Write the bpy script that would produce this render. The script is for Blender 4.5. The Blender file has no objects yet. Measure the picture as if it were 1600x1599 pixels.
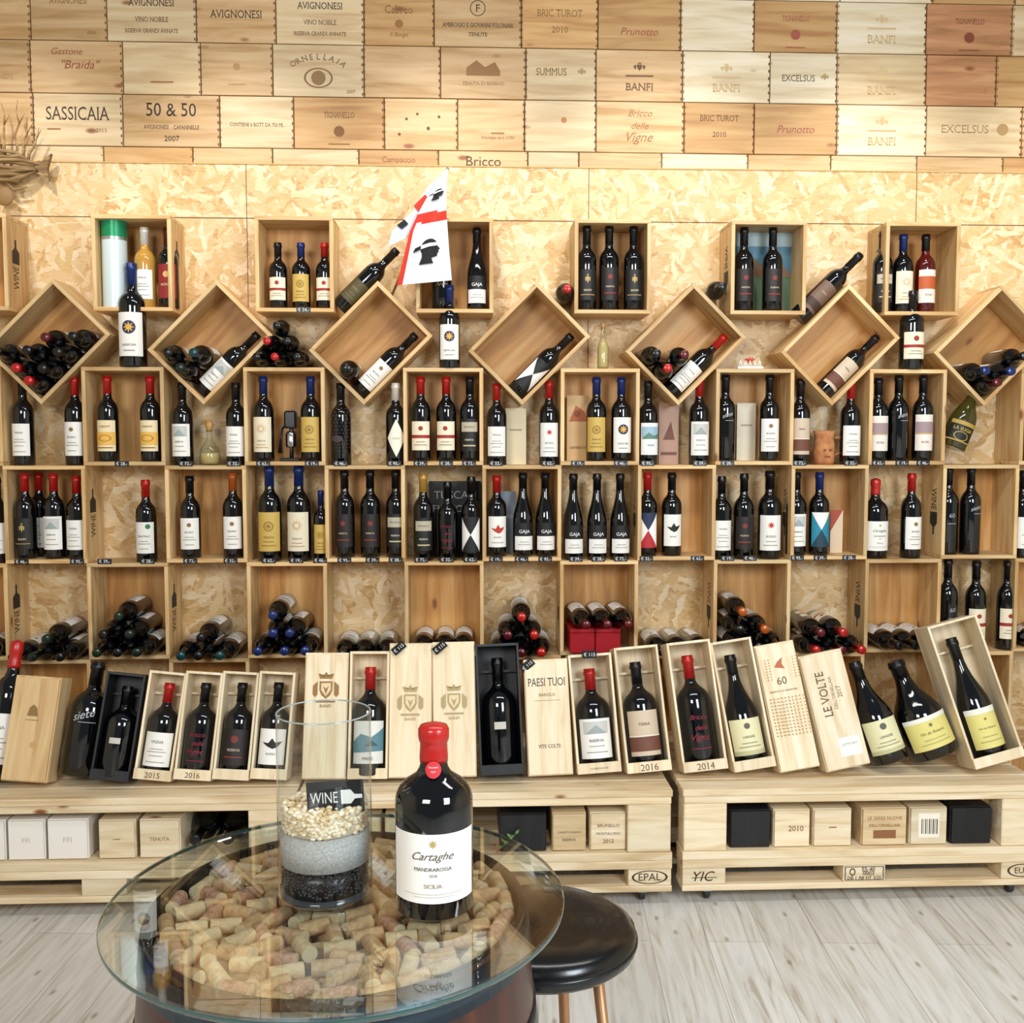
import bpy, math, random
import numpy as np
from mathutils import Vector, Matrix
random.seed(7)
C=bpy.context.scene.collection
F=1600.0; TH=math.radians(3.9); PS=math.radians(2.5); CAM=Vector((0,0,1.5))
fw=Vector((math.sin(PS)*math.cos(TH),math.cos(PS)*math.cos(TH),-math.sin(TH)))
rt=Vector((math.cos(PS),-math.sin(PS),0)); up=rt.cross(fw)
def ray(u,v): return fw*F+rt*(u-800)-up*(v-799.5)
def P(u,v,Y):
    d=ray(u,v); return CAM+d*(Y/d.y)
def G(u,v,z):
    d=ray(u,v); return CAM+d*((z-1.5)/d.z)
def hexc(h):
    h=h.lstrip('#'); o=[]
    for i in (0,2,4):
        c=int(h[i:i+2],16)/255; o.append(c/12.92 if c<=.04045 else ((c+.055)/1.055)**2.4)
    return (*o,1)
# ---------- materials
MC={}
def flat(h,rough=.5,metal=0,coat=0,spec=.5):
    k=(h,rough,metal,coat,spec)
    if k in MC: return MC[k]
    m=bpy.data.materials.new('mat_'+h.strip('#')); m.use_nodes=True
    b=m.node_tree.nodes['Principled BSDF']; b.inputs['Base Color'].default_value=hexc(h)
    b.inputs['Roughness'].default_value=rough; b.inputs['Metallic'].default_value=metal
    b.inputs['Coat Weight'].default_value=coat; b.inputs['Specular IOR Level'].default_value=spec
    MC[k]=m; return m
def nt(name):
    m=bpy.data.materials.new(name); m.use_nodes=True; t=m.node_tree
    return m,t,t.nodes['Principled BSDF']
def N(t,typ,**kw):
    n=t.nodes.new(typ)
    for k,v in kw.items(): setattr(n,k,v)
    return n
def ramp(t,stops):
    r=N(t,'ShaderNodeValToRGB'); e=r.color_ramp.elements
    while len(e)<len(stops): e.new(.5)
    for el,(p,c) in zip(e,stops): el.position=p; el.color=hexc(c) if isinstance(c,str) else c
    return r
def wood(name,c1,c2,c3,grain='z',sc=1,knots=True,rough=.55,var=.25):
    m,t,b=nt(name); L=t.links.new
    tc=N(t,'ShaderNodeTexCoord'); oi=N(t,'ShaderNodeObjectInfo')
    mul=N(t,'ShaderNodeVectorMath',operation='MULTIPLY_ADD')
    L(oi.outputs['Random'],mul.inputs[0]); mul.inputs[1].default_value=(37,53,71); L(tc.outputs['Object'],mul.inputs[2])
    mp=N(t,'ShaderNodeMapping'); s={'x':(2,22,22),'z':(22,22,2),'y':(22,2,22)}[grain]
    mp.inputs['Scale'].default_value=[q*sc for q in s]; L(mul.outputs[0],mp.inputs[0])
    n=N(t,'ShaderNodeTexNoise'); n.inputs['Scale'].default_value=1.6; n.inputs['Detail'].default_value=5; n.inputs['Distortion'].default_value=.8
    L(mp.outputs[0],n.inputs['Vector'])
    r=ramp(t,[(.3,c1),(.5,c2),(.72,c3)]); L(n.outputs[0],r.inputs[0])
    last=r.outputs[0]
    if knots:
        m2=N(t,'ShaderNodeMapping'); s2={'x':(4,9,9),'z':(9,9,4),'y':(9,4,9)}[grain]; m2.inputs['Scale'].default_value=s2; L(mul.outputs[0],m2.inputs[0])
        vo=N(t,'ShaderNodeTexVoronoi'); vo.inputs['Scale'].default_value=1; L(m2.outputs[0],vo.inputs['Vector'])
        rr=ramp(t,[(.05,(1,1,1,1)),(.11,(0,0,0,1))]); L(vo.outputs['Distance'],rr.inputs[0])
        mx=N(t,'ShaderNodeMix',data_type='RGBA'); L(rr.outputs[0],mx.inputs[0]); L(last,mx.inputs[6]); mx.inputs[7].default_value=hexc('#8a5228'); last=mx.outputs[2]
    hs=N(t,'ShaderNodeHueSaturation'); mr=N(t,'ShaderNodeMapRange'); L(oi.outputs['Random'],mr.inputs[0])
    mr.inputs[3].default_value=1-var; mr.inputs[4].default_value=1+var*.4; L(mr.outputs[0],hs.inputs['Value']); L(last,hs.inputs['Color'])
    L(hs.outputs[0],b.inputs['Base Color']); b.inputs['Roughness'].default_value=rough
    return m
def osb(name):
    m,t,b=nt(name); L=t.links.new
    tc=N(t,'ShaderNodeTexCoord'); sx=N(t,'ShaderNodeSeparateXYZ'); L(tc.outputs['Object'],sx.inputs[0])
    cx=N(t,'ShaderNodeCombineXYZ'); L(sx.outputs[0],cx.inputs[0]); L(sx.outputs[2],cx.inputs[1])
    wn=N(t,'ShaderNodeTexNoise'); wn.inputs['Scale'].default_value=26; wn.inputs['Detail'].default_value=3; L(cx.outputs[0],wn.inputs['Vector'])
    ad=N(t,'ShaderNodeVectorMath',operation='MULTIPLY_ADD'); L(wn.outputs['Color'],ad.inputs[0]); ad.inputs[1].default_value=(.03,.03,0); L(cx.outputs[0],ad.inputs[2])
    prev=None
    for i,(rz,a,bb) in enumerate([(.5,12,54),(-.7,11,50),(1.45,13,56),(.05,11,44),(-1.2,15,54),(.9,14,60),(-.25,12,50)]):
        mp=N(t,'ShaderNodeMapping'); mp.inputs['Rotation'].default_value=(0,0,rz); mp.inputs['Location'].default_value=(i*3.3,i*1.7,0)
        m2=N(t,'ShaderNodeMapping'); m2.inputs['Scale'].default_value=(a,bb,1)
        L(ad.outputs[0],mp.inputs[0]); L(mp.outputs[0],m2.inputs[0])
        v=N(t,'ShaderNodeTexVoronoi',voronoi_dimensions='2D'); v.inputs['Scale'].default_value=1; L(m2.outputs[0],v.inputs['Vector'])
        sp=N(t,'ShaderNodeSeparateColor'); L(v.outputs['Color'],sp.inputs[0])
        if prev is None: prev=(sp.outputs[0],sp.outputs[1])
        else:
            gt=N(t,'ShaderNodeMath',operation='GREATER_THAN'); L(sp.outputs[1],gt.inputs[0]); L(prev[1],gt.inputs[1])
            mxa=N(t,'ShaderNodeMix'); L(gt.outputs[0],mxa.inputs[0]); L(prev[0],mxa.inputs[2]); L(sp.outputs[0],mxa.inputs[3])
            mxb=N(t,'ShaderNodeMath',operation='MAXIMUM'); L(sp.outputs[1],mxb.inputs[0]); L(prev[1],mxb.inputs[1])
            prev=(mxa.outputs[0],mxb.outputs[0])
    gm=N(t,'ShaderNodeMapping'); gm.inputs['Rotation'].default_value=(0,0,.6); gm.inputs['Scale'].default_value=(40,130,1); L(cx.outputs[0],gm.inputs[0])
    gn=N(t,'ShaderNodeTexNoise'); gn.inputs['Scale'].default_value=1; gn.inputs['Detail'].default_value=4; L(gm.outputs[0],gn.inputs['Vector'])
    ma=N(t,'ShaderNodeMath',operation='MULTIPLY_ADD'); L(gn.outputs[0],ma.inputs[0]); ma.inputs[1].default_value=.7; L(prev[0],ma.inputs[2])
    dv=N(t,'ShaderNodeMath',operation='MULTIPLY'); L(ma.outputs[0],dv.inputs[0]); dv.inputs[1].default_value=.6
    r=ramp(t,[(.16,'#b48a54'),(.3,'#cba76f'),(.6,'#d9ba8b'),(.85,'#e5d1ae'),(.97,'#f4ecdc')]); L(dv.outputs[0],r.inputs[0])
    L(r.outputs[0],b.inputs['Base Color']); b.inputs['Roughness'].default_value=.5
    return m
def floor_mat():
    m,t,b=nt('grey_washed_boards'); L=t.links.new
    tc=N(t,'ShaderNodeTexCoord'); rot=N(t,'ShaderNodeMapping'); rot.inputs['Rotation'].default_value=(0,0,math.radians(90+4)); L(tc.outputs['Object'],rot.inputs[0])
    br=N(t,'ShaderNodeTexBrick'); br.offset=.37; br.inputs['Scale'].default_value=1; br.inputs['Brick Width'].default_value=1.5; br.inputs['Row Height'].default_value=.17
    br.inputs['Mortar Size'].default_value=.001; br.inputs['Color1'].default_value=hexc('#ebebea'); br.inputs['Color2'].default_value=hexc('#dcdbd8'); br.inputs['Mortar'].default_value=hexc('#a39e96')
    L(rot.outputs[0],br.inputs['Vector'])
    mp=N(t,'ShaderNodeMapping'); mp.inputs['Scale'].default_value=(1.8,22,1); L(rot.outputs[0],mp.inputs[0])
    n=N(t,'ShaderNodeTexNoise'); n.inputs['Scale'].default_value=1.3; n.inputs['Detail'].default_value=8; n.inputs['Distortion'].default_value=1.8; L(mp.outputs[0],n.inputs['Vector'])
    r=ramp(t,[(.3,'#b5a590'),(.42,'#ddd8cf'),(.6,'#f0eeea')]); L(n.outputs[0],r.inputs[0])
    km=N(t,'ShaderNodeMapping'); km.inputs['Scale'].default_value=(2.6,6,1); L(rot.outputs[0],km.inputs[0])
    kv=N(t,'ShaderNodeTexVoronoi',voronoi_dimensions='2D'); kv.inputs['Scale'].default_value=1; L(km.outputs[0],kv.inputs['Vector'])
    kr=ramp(t,[(.012,'#a08870'),(.03,'#cdbfae'),(.055,'#ffffff')]); L(kv.outputs['Distance'],kr.inputs[0])
    mx=N(t,'ShaderNodeMix',data_type='RGBA',blend_type='MULTIPLY'); mx.inputs[0].default_value=.85; L(br.outputs['Color'],mx.inputs[6]); L(r.outputs[0],mx.inputs[7])
    m3=N(t,'ShaderNodeMix',data_type='RGBA',blend_type='MULTIPLY'); m3.inputs[0].default_value=.7; L(mx.outputs[2],m3.inputs[6]); L(kr.outputs[0],m3.inputs[7])
    L(m3.outputs[2],b.inputs['Base Color']); b.inputs['Roughness'].default_value=.36
    return m
def glass(name,tint,ior=1.5,rough=0):
    m,t,b=nt(name); t.nodes.remove(b); L=t.links.new; out=t.nodes['Material Output']
    tr=N(t,'ShaderNodeBsdfTransparent'); tr.inputs[0].default_value=hexc(tint); gl=N(t,'ShaderNodeBsdfGlossy'); gl.inputs['Roughness'].default_value=rough
    ge=N(t,'ShaderNodeNewGeometry'); im=N(t,'ShaderNodeMix'); L(ge.outputs['Backfacing'],im.inputs[0]); im.inputs[2].default_value=ior; im.inputs[3].default_value=1/ior
    fr=N(t,'ShaderNodeFresnel'); L(im.outputs[0],fr.inputs[0]); mx=N(t,'ShaderNodeMixShader')
    L(fr.outputs[0],mx.inputs[0]); L(tr.outputs[0],mx.inputs[1]); L(gl.outputs[0],mx.inputs[2]); L(mx.outputs[0],out.inputs[0]); return m
def speck(name,stops,scale,rough=.8,rand=0):
    m,t,b=nt(name); L=t.links.new; tc=N(t,'ShaderNodeTexCoord'); oi=N(t,'ShaderNodeObjectInfo')
    n=N(t,'ShaderNodeTexNoise'); n.inputs['Scale'].default_value=scale; n.inputs['Detail'].default_value=4; L(tc.outputs['Object'],n.inputs['Vector'])
    r=ramp(t,stops); L(n.outputs[0],r.inputs[0]); hs=N(t,'ShaderNodeHueSaturation'); mr=N(t,'ShaderNodeMapRange'); L(oi.outputs['Random'],mr.inputs[0])
    mr.inputs[3].default_value=1-rand; mr.inputs[4].default_value=1+rand*.5; L(mr.outputs[0],hs.inputs['Value']); L(r.outputs[0],hs.inputs['Color'])
    L(hs.outputs[0],b.inputs['Base Color']); b.inputs['Roughness'].default_value=rough; return m
PZ=wood('pine_upright','#bf9256','#d9b47e','#e8cb98','z'); PX=wood('pine_level','#bf9256','#d9b47e','#e8cb98','x')
PLY=wood('plywood_back','#b0773a','#cb934e','#dcb074','z',.7,True,.5,.16)
PALE=wood('pale_box_wood','#d6bc92','#e8d4b0','#f2e3c6','z',1,False,.5,.12)
PALX=wood('pale_box_wood_level','#d6bc92','#e8d4b0','#f2e3c6','x',1,True,.5,.12)
PAL=wood('pallet_wood','#ccae82','#e5cfa9','#f2e1c4','x',.8,True,.65,.1)
LIDS=[wood('lid_wood_%s'%n,a,b_,c,'x',.8,True,.5,.14) for n,a,b_,c in (('tan','#ac7a44','#c4985f','#d2a872'),('honey','#b48a52','#cca676','#dab88a'),('cream','#c2a276','#d4b98e','#e2cca6'),('white','#cab48e','#deccaa','#eaddc4'),('rose','#9c6c40','#b67f54','#c89668'))]
BLK=wood('black_box_wood','#0a0a0c','#101114','#1a1b20','z',1,False,.45,.2)
OSB=osb('osb_board'); FLR=floor_mat()
DG=flat('#05070a',.06,0,.3,.6); 
glass_clear=glass('clear_glass','#eef4f0',1.45); glass_top=glass('table_glass','#f6fbf9',2.3)
def glassmat(k):
    return {'dark':DG,'green':flat('#0a140c',.06,0,.3,.6),'brown':flat('#2a1405',.08,0,.3),'amber':flat('#b98a3c',.1,0,.4),'red':flat('#4a0c0c',.08,0,.4),'olive':flat('#3c3610',.08,0,.4)}[k]
FO={'k':('#0c0c10','black'),'r':('#b01a16','red'),'b':('#142a66','blue'),'w':('#e6e0d4','white'),'o':('#b0581e','orange'),'t':('#123c44','teal'),'g':('#b98d3e','gold'),'n':('#14261c','green'),'m':('#5a1018','maroon')}
# ---------- mesh builder
class MB:
    def __init__(s): s.v=[];s.f=[];s.m=[];s.s=[]
    def add(s,vs,fs,mi=0,sm=False):
        o=len(s.v); s.v+= [tuple(q) for q in vs]
        for f in fs: s.f.append(tuple(i+o for i in f)); s.m.append(mi); s.s.append(sm)
        return s
    def box(s,x0,x1,y0,y1,z0,z1,mi=0,M=None,b=0):
        if b>0:
            vs=[];
            X=(x0,x1);Y=(y0,y1);Z=(z0,z1)
            idx={}
            for i in (0,1):
                for j in (0,1):
                    for k in (0,1):
                        c=(X[i],Y[j],Z[k]); d=(b if i==0 else -b,b if j==0 else -b,b if k==0 else -b)
                        for a in range(3):
                            p=[c[q]+(0 if q==a else d[q]) for q in range(3)]
                            idx[(i,j,k,a)]=len(vs); vs.append(p)
            fs=[]
            for a in range(3):
                b1,b2=(a+1)%3,(a+2)%3
                for sd in (0,1):
                    lp=[]
                    for (p,q) in ((0,0),(1,0),(1,1),(0,1)):
                        t=[0,0,0]; t[a]=sd; t[b1]=p; t[b2]=q; lp.append(idx[(*t,a)])
                    fs.append(lp if sd else lp[::-1])
            for a in range(3):
                b1,b2=(a+1)%3,(a+2)%3
                for p in (0,1):
                    for q in (0,1):
                        t0=[0,0,0];t0[b1]=p;t0[b2]=q;t1=list(t0);t1[a]=1
                        f=[idx[(*t0,b1)],idx[(*t1,b1)],idx[(*t1,b2)],idx[(*t0,b2)]]
                        fs.append(f if p==q else f[::-1])
            for i in (0,1):
                for j in (0,1):
                    for k in (0,1):
                        f=[idx[(i,j,k,0)],idx[(i,j,k,1)],idx[(i,j,k,2)]]; fs.append(f if (i+j+k)%2 else f[::-1])
        else:
            vs=[(x,y,z) for x in (x0,x1) for y in (y0,y1) for z in (z0,z1)]
            fs=[(0,1,3,2),(4,6,7,5),(0,4,5,1),(2,3,7,6),(0,2,6,4),(1,5,7,3)]
        if M: vs=[M@Vector(q) for q in vs]
        return s.add(vs,fs,mi)
    def lathe(s,pr,n=20,mi=0,M=None,sm=True):
        vs=[];rings=[]
        for r,z in pr:
            if r<1e-6: rings.append([len(vs)]); vs.append((0,0,z))
            else:
                rings.append(list(range(len(vs),len(vs)+n)))
                for i in range(n):
                    a=2*math.pi*i/n; vs.append((r*math.cos(a),r*math.sin(a),z))
        fs=[]
        for A,B in zip(rings,rings[1:]):
            for i in range(n):
                j=(i+1)%n
                if len(A)==1 and len(B)==1: break
                if len(A)==1: fs.append((A[0],B[j],B[i]))
                elif len(B)==1: fs.append((A[i],A[j],B[0]))
                else: fs.append((A[i],A[j],B[j],B[i]))
        if M: vs=[M@Vector(q) for q in vs]
        return s.add(vs,fs,mi,sm)
    def tube(s,pts,r,n=8,mi=0):
        pts=[Vector(p) for p in pts]
        rs=r if isinstance(r,(list,tuple)) else [r]*len(pts)
        vs=[]
        for i,p in enumerate(pts):
            d=(pts[min(i+1,len(pts)-1)]-pts[max(i-1,0)]).normalized()
            a=d.orthogonal().normalized() if abs(d.z)>.99 else d.cross(Vector((0,0,1))).normalized(); b=d.cross(a)
            for k in range(n):
                t=2*math.pi*k/n; vs.append(p+(a*math.cos(t)+b*math.sin(t))*rs[i])
        fs=[]
        for i in range(len(pts)-1):
            for k in range(n):
                k2=(k+1)%n; fs.append((i*n+k,(i+1)*n+k,(i+1)*n+k2,i*n+k2))
        fs.append(tuple(range(n))); fs.append(tuple(range((len(pts)-1)*n,len(pts)*n))[::-1])
        return s.add(vs,fs,mi,True)
    def mesh(s,name,mats):
        me=bpy.data.meshes.new(name); me.from_pydata(s.v,[],s.f)
        for m in (mats if isinstance(mats,list) else [mats]): me.materials.append(m)
        me.polygons.foreach_set('material_index',s.m); me.polygons.foreach_set('use_smooth',s.s); me.update(); return me
def ob(name,me,parent=None,loc=(0,0,0),rot=None):
    o=bpy.data.objects.new(name,me); C.objects.link(o); o.location=loc
    if rot is not None: o.rotation_euler=rot
    if parent: o.parent=parent
    return o
def part(name,mb,mats,parent): return ob(name,mb.mesh(name,mats),parent)
def tag(o,label,cat,group=None):
    o['label']=label; o['category']=cat
    if group: o['group']=group
    return o
def thing(name,label,cat,loc=(0,0,0),R=None,group=None):
    o=ob(name,None,None,loc,R.to_euler() if R is not None else None); o.empty_display_size=.05
    return tag(o,label,cat,group)
def struct(name,mb,mats):
    o=ob(name,mb.mesh(name,mats)); o['kind']='structure'; return o
def frame(z,face):
    z=Vector(z).normalized(); f=Vector(face); f=(f-z*f.dot(z)).normalized(); y=-f; x=y.cross(z)
    return Matrix((x,y,z)).transposed()
# ---------- text + marks
TX={}; SANS={'WINE','GAJA','EPAL','EUR','YIC','ES-40','0003','siete','BIO','FFI','FT','TUSCAN','FLAVOUR'}
def txt(s,sh=0):
    k=(s,sh)
    if k in TX: return TX[k]
    cu=bpy.data.curves.new('t','FONT'); cu.body=s; cu.size=1; cu.resolution_u=3; cu.shear=sh
    o=bpy.data.objects.new('t',cu); C.objects.link(o)
    dg=bpy.context.evaluated_depsgraph_get(); me=bpy.data.meshes.new_from_object(o.evaluated_get(dg))
    vs=[(v.co.x,v.co.y) for v in me.vertices]; fs=[tuple(p.vertices) for p in me.polygons]
    if sh==0 and s not in SANS and '€' not in s:   # slab serifs on stems, so that print reads as a serif face
        cap=max(v[1] for v in vs if v[1]<.8); cnt={}
        for f in fs:
            for a,b in zip(f,f[1:]+f[:1]): e=(min(a,b),max(a,b)); cnt[e]=cnt.get(e,0)+1
        segs={}
        for (a,b),n in cnt.items():
            if n!=1: continue
            (xa,ya),(xb,yb)=vs[a],vs[b]
            if abs(ya-yb)>.01: continue
            for lev in (0,cap):
                if abs(ya-lev)<.015: segs.setdefault(lev,[]).append((min(xa,xb),max(xa,xb)))
        for lev,sg in segs.items():
            sg.sort(); mg=[]
            for a,b in sg:
                if mg and a<=mg[-1][1]+.005: mg[-1][1]=max(b,mg[-1][1])
                else: mg.append([a,b])
            for a,b in mg:
                if b-a<.04: continue
                e=.055; x0=a-e; x1=b+e if b-a<.2 else b
                y0,y1=(lev,lev+.035) if lev==0 else (lev-.035,lev)
                n=len(vs); vs+=[(x0,y0),(x1,y0),(x1,y1),(x0,y1)]; fs.append((n,n+1,n+2,n+3))
    x0=min(v[0] for v in vs);x1=max(v[0] for v in vs);y0=min(v[1] for v in vs);y1=max(v[1] for v in vs);w=x1-x0
    vs=[((x-(x0+x1)/2)/w,(y-(y0+y1)/2)/w) for x,y in vs]
    bpy.data.objects.remove(o); bpy.data.meshes.remove(me); bpy.data.curves.remove(cu)
    TX[k]=(vs,fs); return TX[k]
def T(s,cx,cy,w,c='#3a2a1c',sh=0,rot=0,st=1): return ('t',s,cx,cy,w,c,sh,rot,st)
def marks(ms,W,H,mp,rough=.6,off0=.0006,step=None):
    """ms in label fractions; mp(x,y,off)->point; step = finest x-extent for curved surfaces"""
    mb=MB(); cols=[]
    def ci(c):
        if c not in cols: cols.append(c)
        return cols.index(c)
    def fan(pts,c):
        cx=sum(p[0] for p in pts)/len(pts); cy=sum(p[1] for p in pts)/len(pts)
        tris=[((cx,cy),pts[i],pts[(i+1)%len(pts)]) for i in range(len(pts))]
        if step:
            for _ in range(4):
                out=[]; ch=False
                for a,b,d in tris:
                    if max(a[0],b[0],d[0])-min(a[0],b[0],d[0])>step:
                        ch=True; ab=((a[0]+b[0])/2,(a[1]+b[1])/2); bd=((b[0]+d[0])/2,(b[1]+d[1])/2); da=((a[0]+d[0])/2,(a[1]+d[1])/2)
                        out+=[(a,ab,da),(ab,b,bd),(da,bd,d),(ab,bd,da)]
                    else: out.append((a,b,d))
                tris=out
                if not ch: break
        for t in tris: mb.add([mp(x,y,off) for x,y in t],[(0,1,2)],c)
    off=off0
    for m in ms:
        k=m[0]
        if k=='r':
            _,x0,y0,x1,y1,c=m; n=max(1,int(abs(x1-x0)*16)); vs=[];fs=[]
            for i in range(n+1):
                x=x0+(x1-x0)*i/n; vs+=[mp(x*W,y0*H,off),mp(x*W,y1*H,off)]
            for i in range(n): fs.append((2*i,2*i+2,2*i+3,2*i+1))
            mb.add(vs,fs,ci(c))
        elif k=='d':
            _,cx,cy,r,c=m; n=16; fan([(cx*W+r*W*math.cos(6.2832*i/n),cy*H+r*W*math.sin(6.2832*i/n)) for i in range(n)],ci(c))
        elif k=='o':
            _,cx,cy,r,ry,th,c=m; n=24; vs=[]; fs=[]
            for i in range(n):
                a=6.2832*i/n
                for q in (1,1-th): vs.append(mp(cx*W+r*W*q*math.cos(a),cy*H+ry*W*q*math.sin(a),off))
            for i in range(n):
                j=(i+1)%n; fs.append((2*i,2*j,2*j+1,2*i+1))
            mb.add(vs,fs,ci(c))
        elif k=='p':
            _,pts,c=m; fan([(x*W,y*H) for x,y in pts],ci(c))
        elif k=='s':
            _,cx,cy,r,n,c=m; pts=[]
            for i in range(2*n):
                a=math.pi*i/n+math.pi/2; q=r if i%2==0 else r*.42; pts.append((cx*W+q*W*math.cos(a),cy*H+q*W*math.sin(a)))
            fan(pts,ci(c))
        elif k=='t':
            _,s,cx,cy,w,c,sh,ro,st=m; vs,fs=txt(s,sh); co_,si_=math.cos(ro),math.sin(ro)
            mb.add([mp(cx*W+(x*co_-y*st*si_)*w*W,cy*H+(x*si_+y*st*co_)*w*W,off) for x,y in vs],fs,ci(c))
        elif k=='a':   # lettering on an arc: text, cx, cy, radius, letter height, half angle, colour
            _,s,cx,cy,R_,lh,ha,c=m
            for i,chh in enumerate(s):
                an=ha-2*ha*i/(len(s)-1); vs,fs=txt(chh); hgt=max(y for x,y in vs)*2; sc=lh/hgt; co_,si_=math.cos(an),math.sin(an)
                px=cx*W-R_*W*math.sin(an); py=cy*H+R_*.62*W*math.cos(an)
                mb.add([mp(px+(x*co_-y*si_)*sc*W,py+(x*si_+y*co_)*sc*W,off) for x,y in vs],fs,ci(c))
        off+=.00025
    return mb,[flat(c,rough) for c in cols]
def flatmap(y=0): return lambda a,b,o:(a,y-o,b)
def crest(cx,cy,s,c):
    return [('p',[(cx-s*.5,cy+s*1.0),(cx-s*.5,cy),(cx,cy-s*1.1),(cx+s*.5,cy),(cx+s*.5,cy+s*1.0)],c),('r',cx-s*.35,cy+s*1.25,cx+s*.35,cy+s*1.6,c),('p',[(cx-s*1.2,cy+s*.5),(cx-s*.65,cy+s*.9),(cx-s*.65,cy-s*.4),(cx-s*.95,cy-s*.5)],c),('p',[(cx+s*1.2,cy+s*.5),(cx+s*.95,cy-s*.5),(cx+s*.65,cy-s*.4),(cx+s*.65,cy+s*.9)],c)]
def shield(cy,c,W,H):
    a=W/H; q=lambda x,y:(x,cy+y*a)
    return [('p',[q(-.15,.2),q(-.15,.0),q(-.1,-.12),q(0,-.2),q(.1,-.12),q(.15,0),q(.15,.2)],c),('p',[q(-.11,.16),q(-.11,0),q(0,-.14),q(.11,0),q(.11,.16)],'#e3cfa4'),('p',[q(-.07,.1),q(0,-.1),q(.07,.1),q(0,.02)],c),
      ('p',[q(-.14,.26),q(.14,.26),q(.18,.38),q(.07,.31),q(0,.42),q(-.07,.31),q(-.18,.38)],c),('p',[q(-.3,.1),q(-.19,.2),q(-.19,-.1),q(-.24,-.16),q(-.3,-.1)],c),('p',[q(.3,.1),q(.3,-.1),q(.24,-.16),q(.19,-.1),q(.19,.2)],c),('r',-.22,cy-.28*a,.22,cy-.24*a,c),T('BANFI',0,cy-.36*a,.26,c)]
def lines(c,ys,w=.3,t=.018): return [('r',-w*(1 if i%2 else .7),y,w*(1 if i%2 else .7),y+t,c) for i,y in enumerate(ys)]
def bird(c): return [('p',[(-.32,.62),(-.1,.6),(.02,.74),(.12,.62),(.36,.66),(.2,.5),(.05,.44),(-.12,.5)],c)]
BT='#1a1a1a'; GR='#8a8478'
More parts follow.
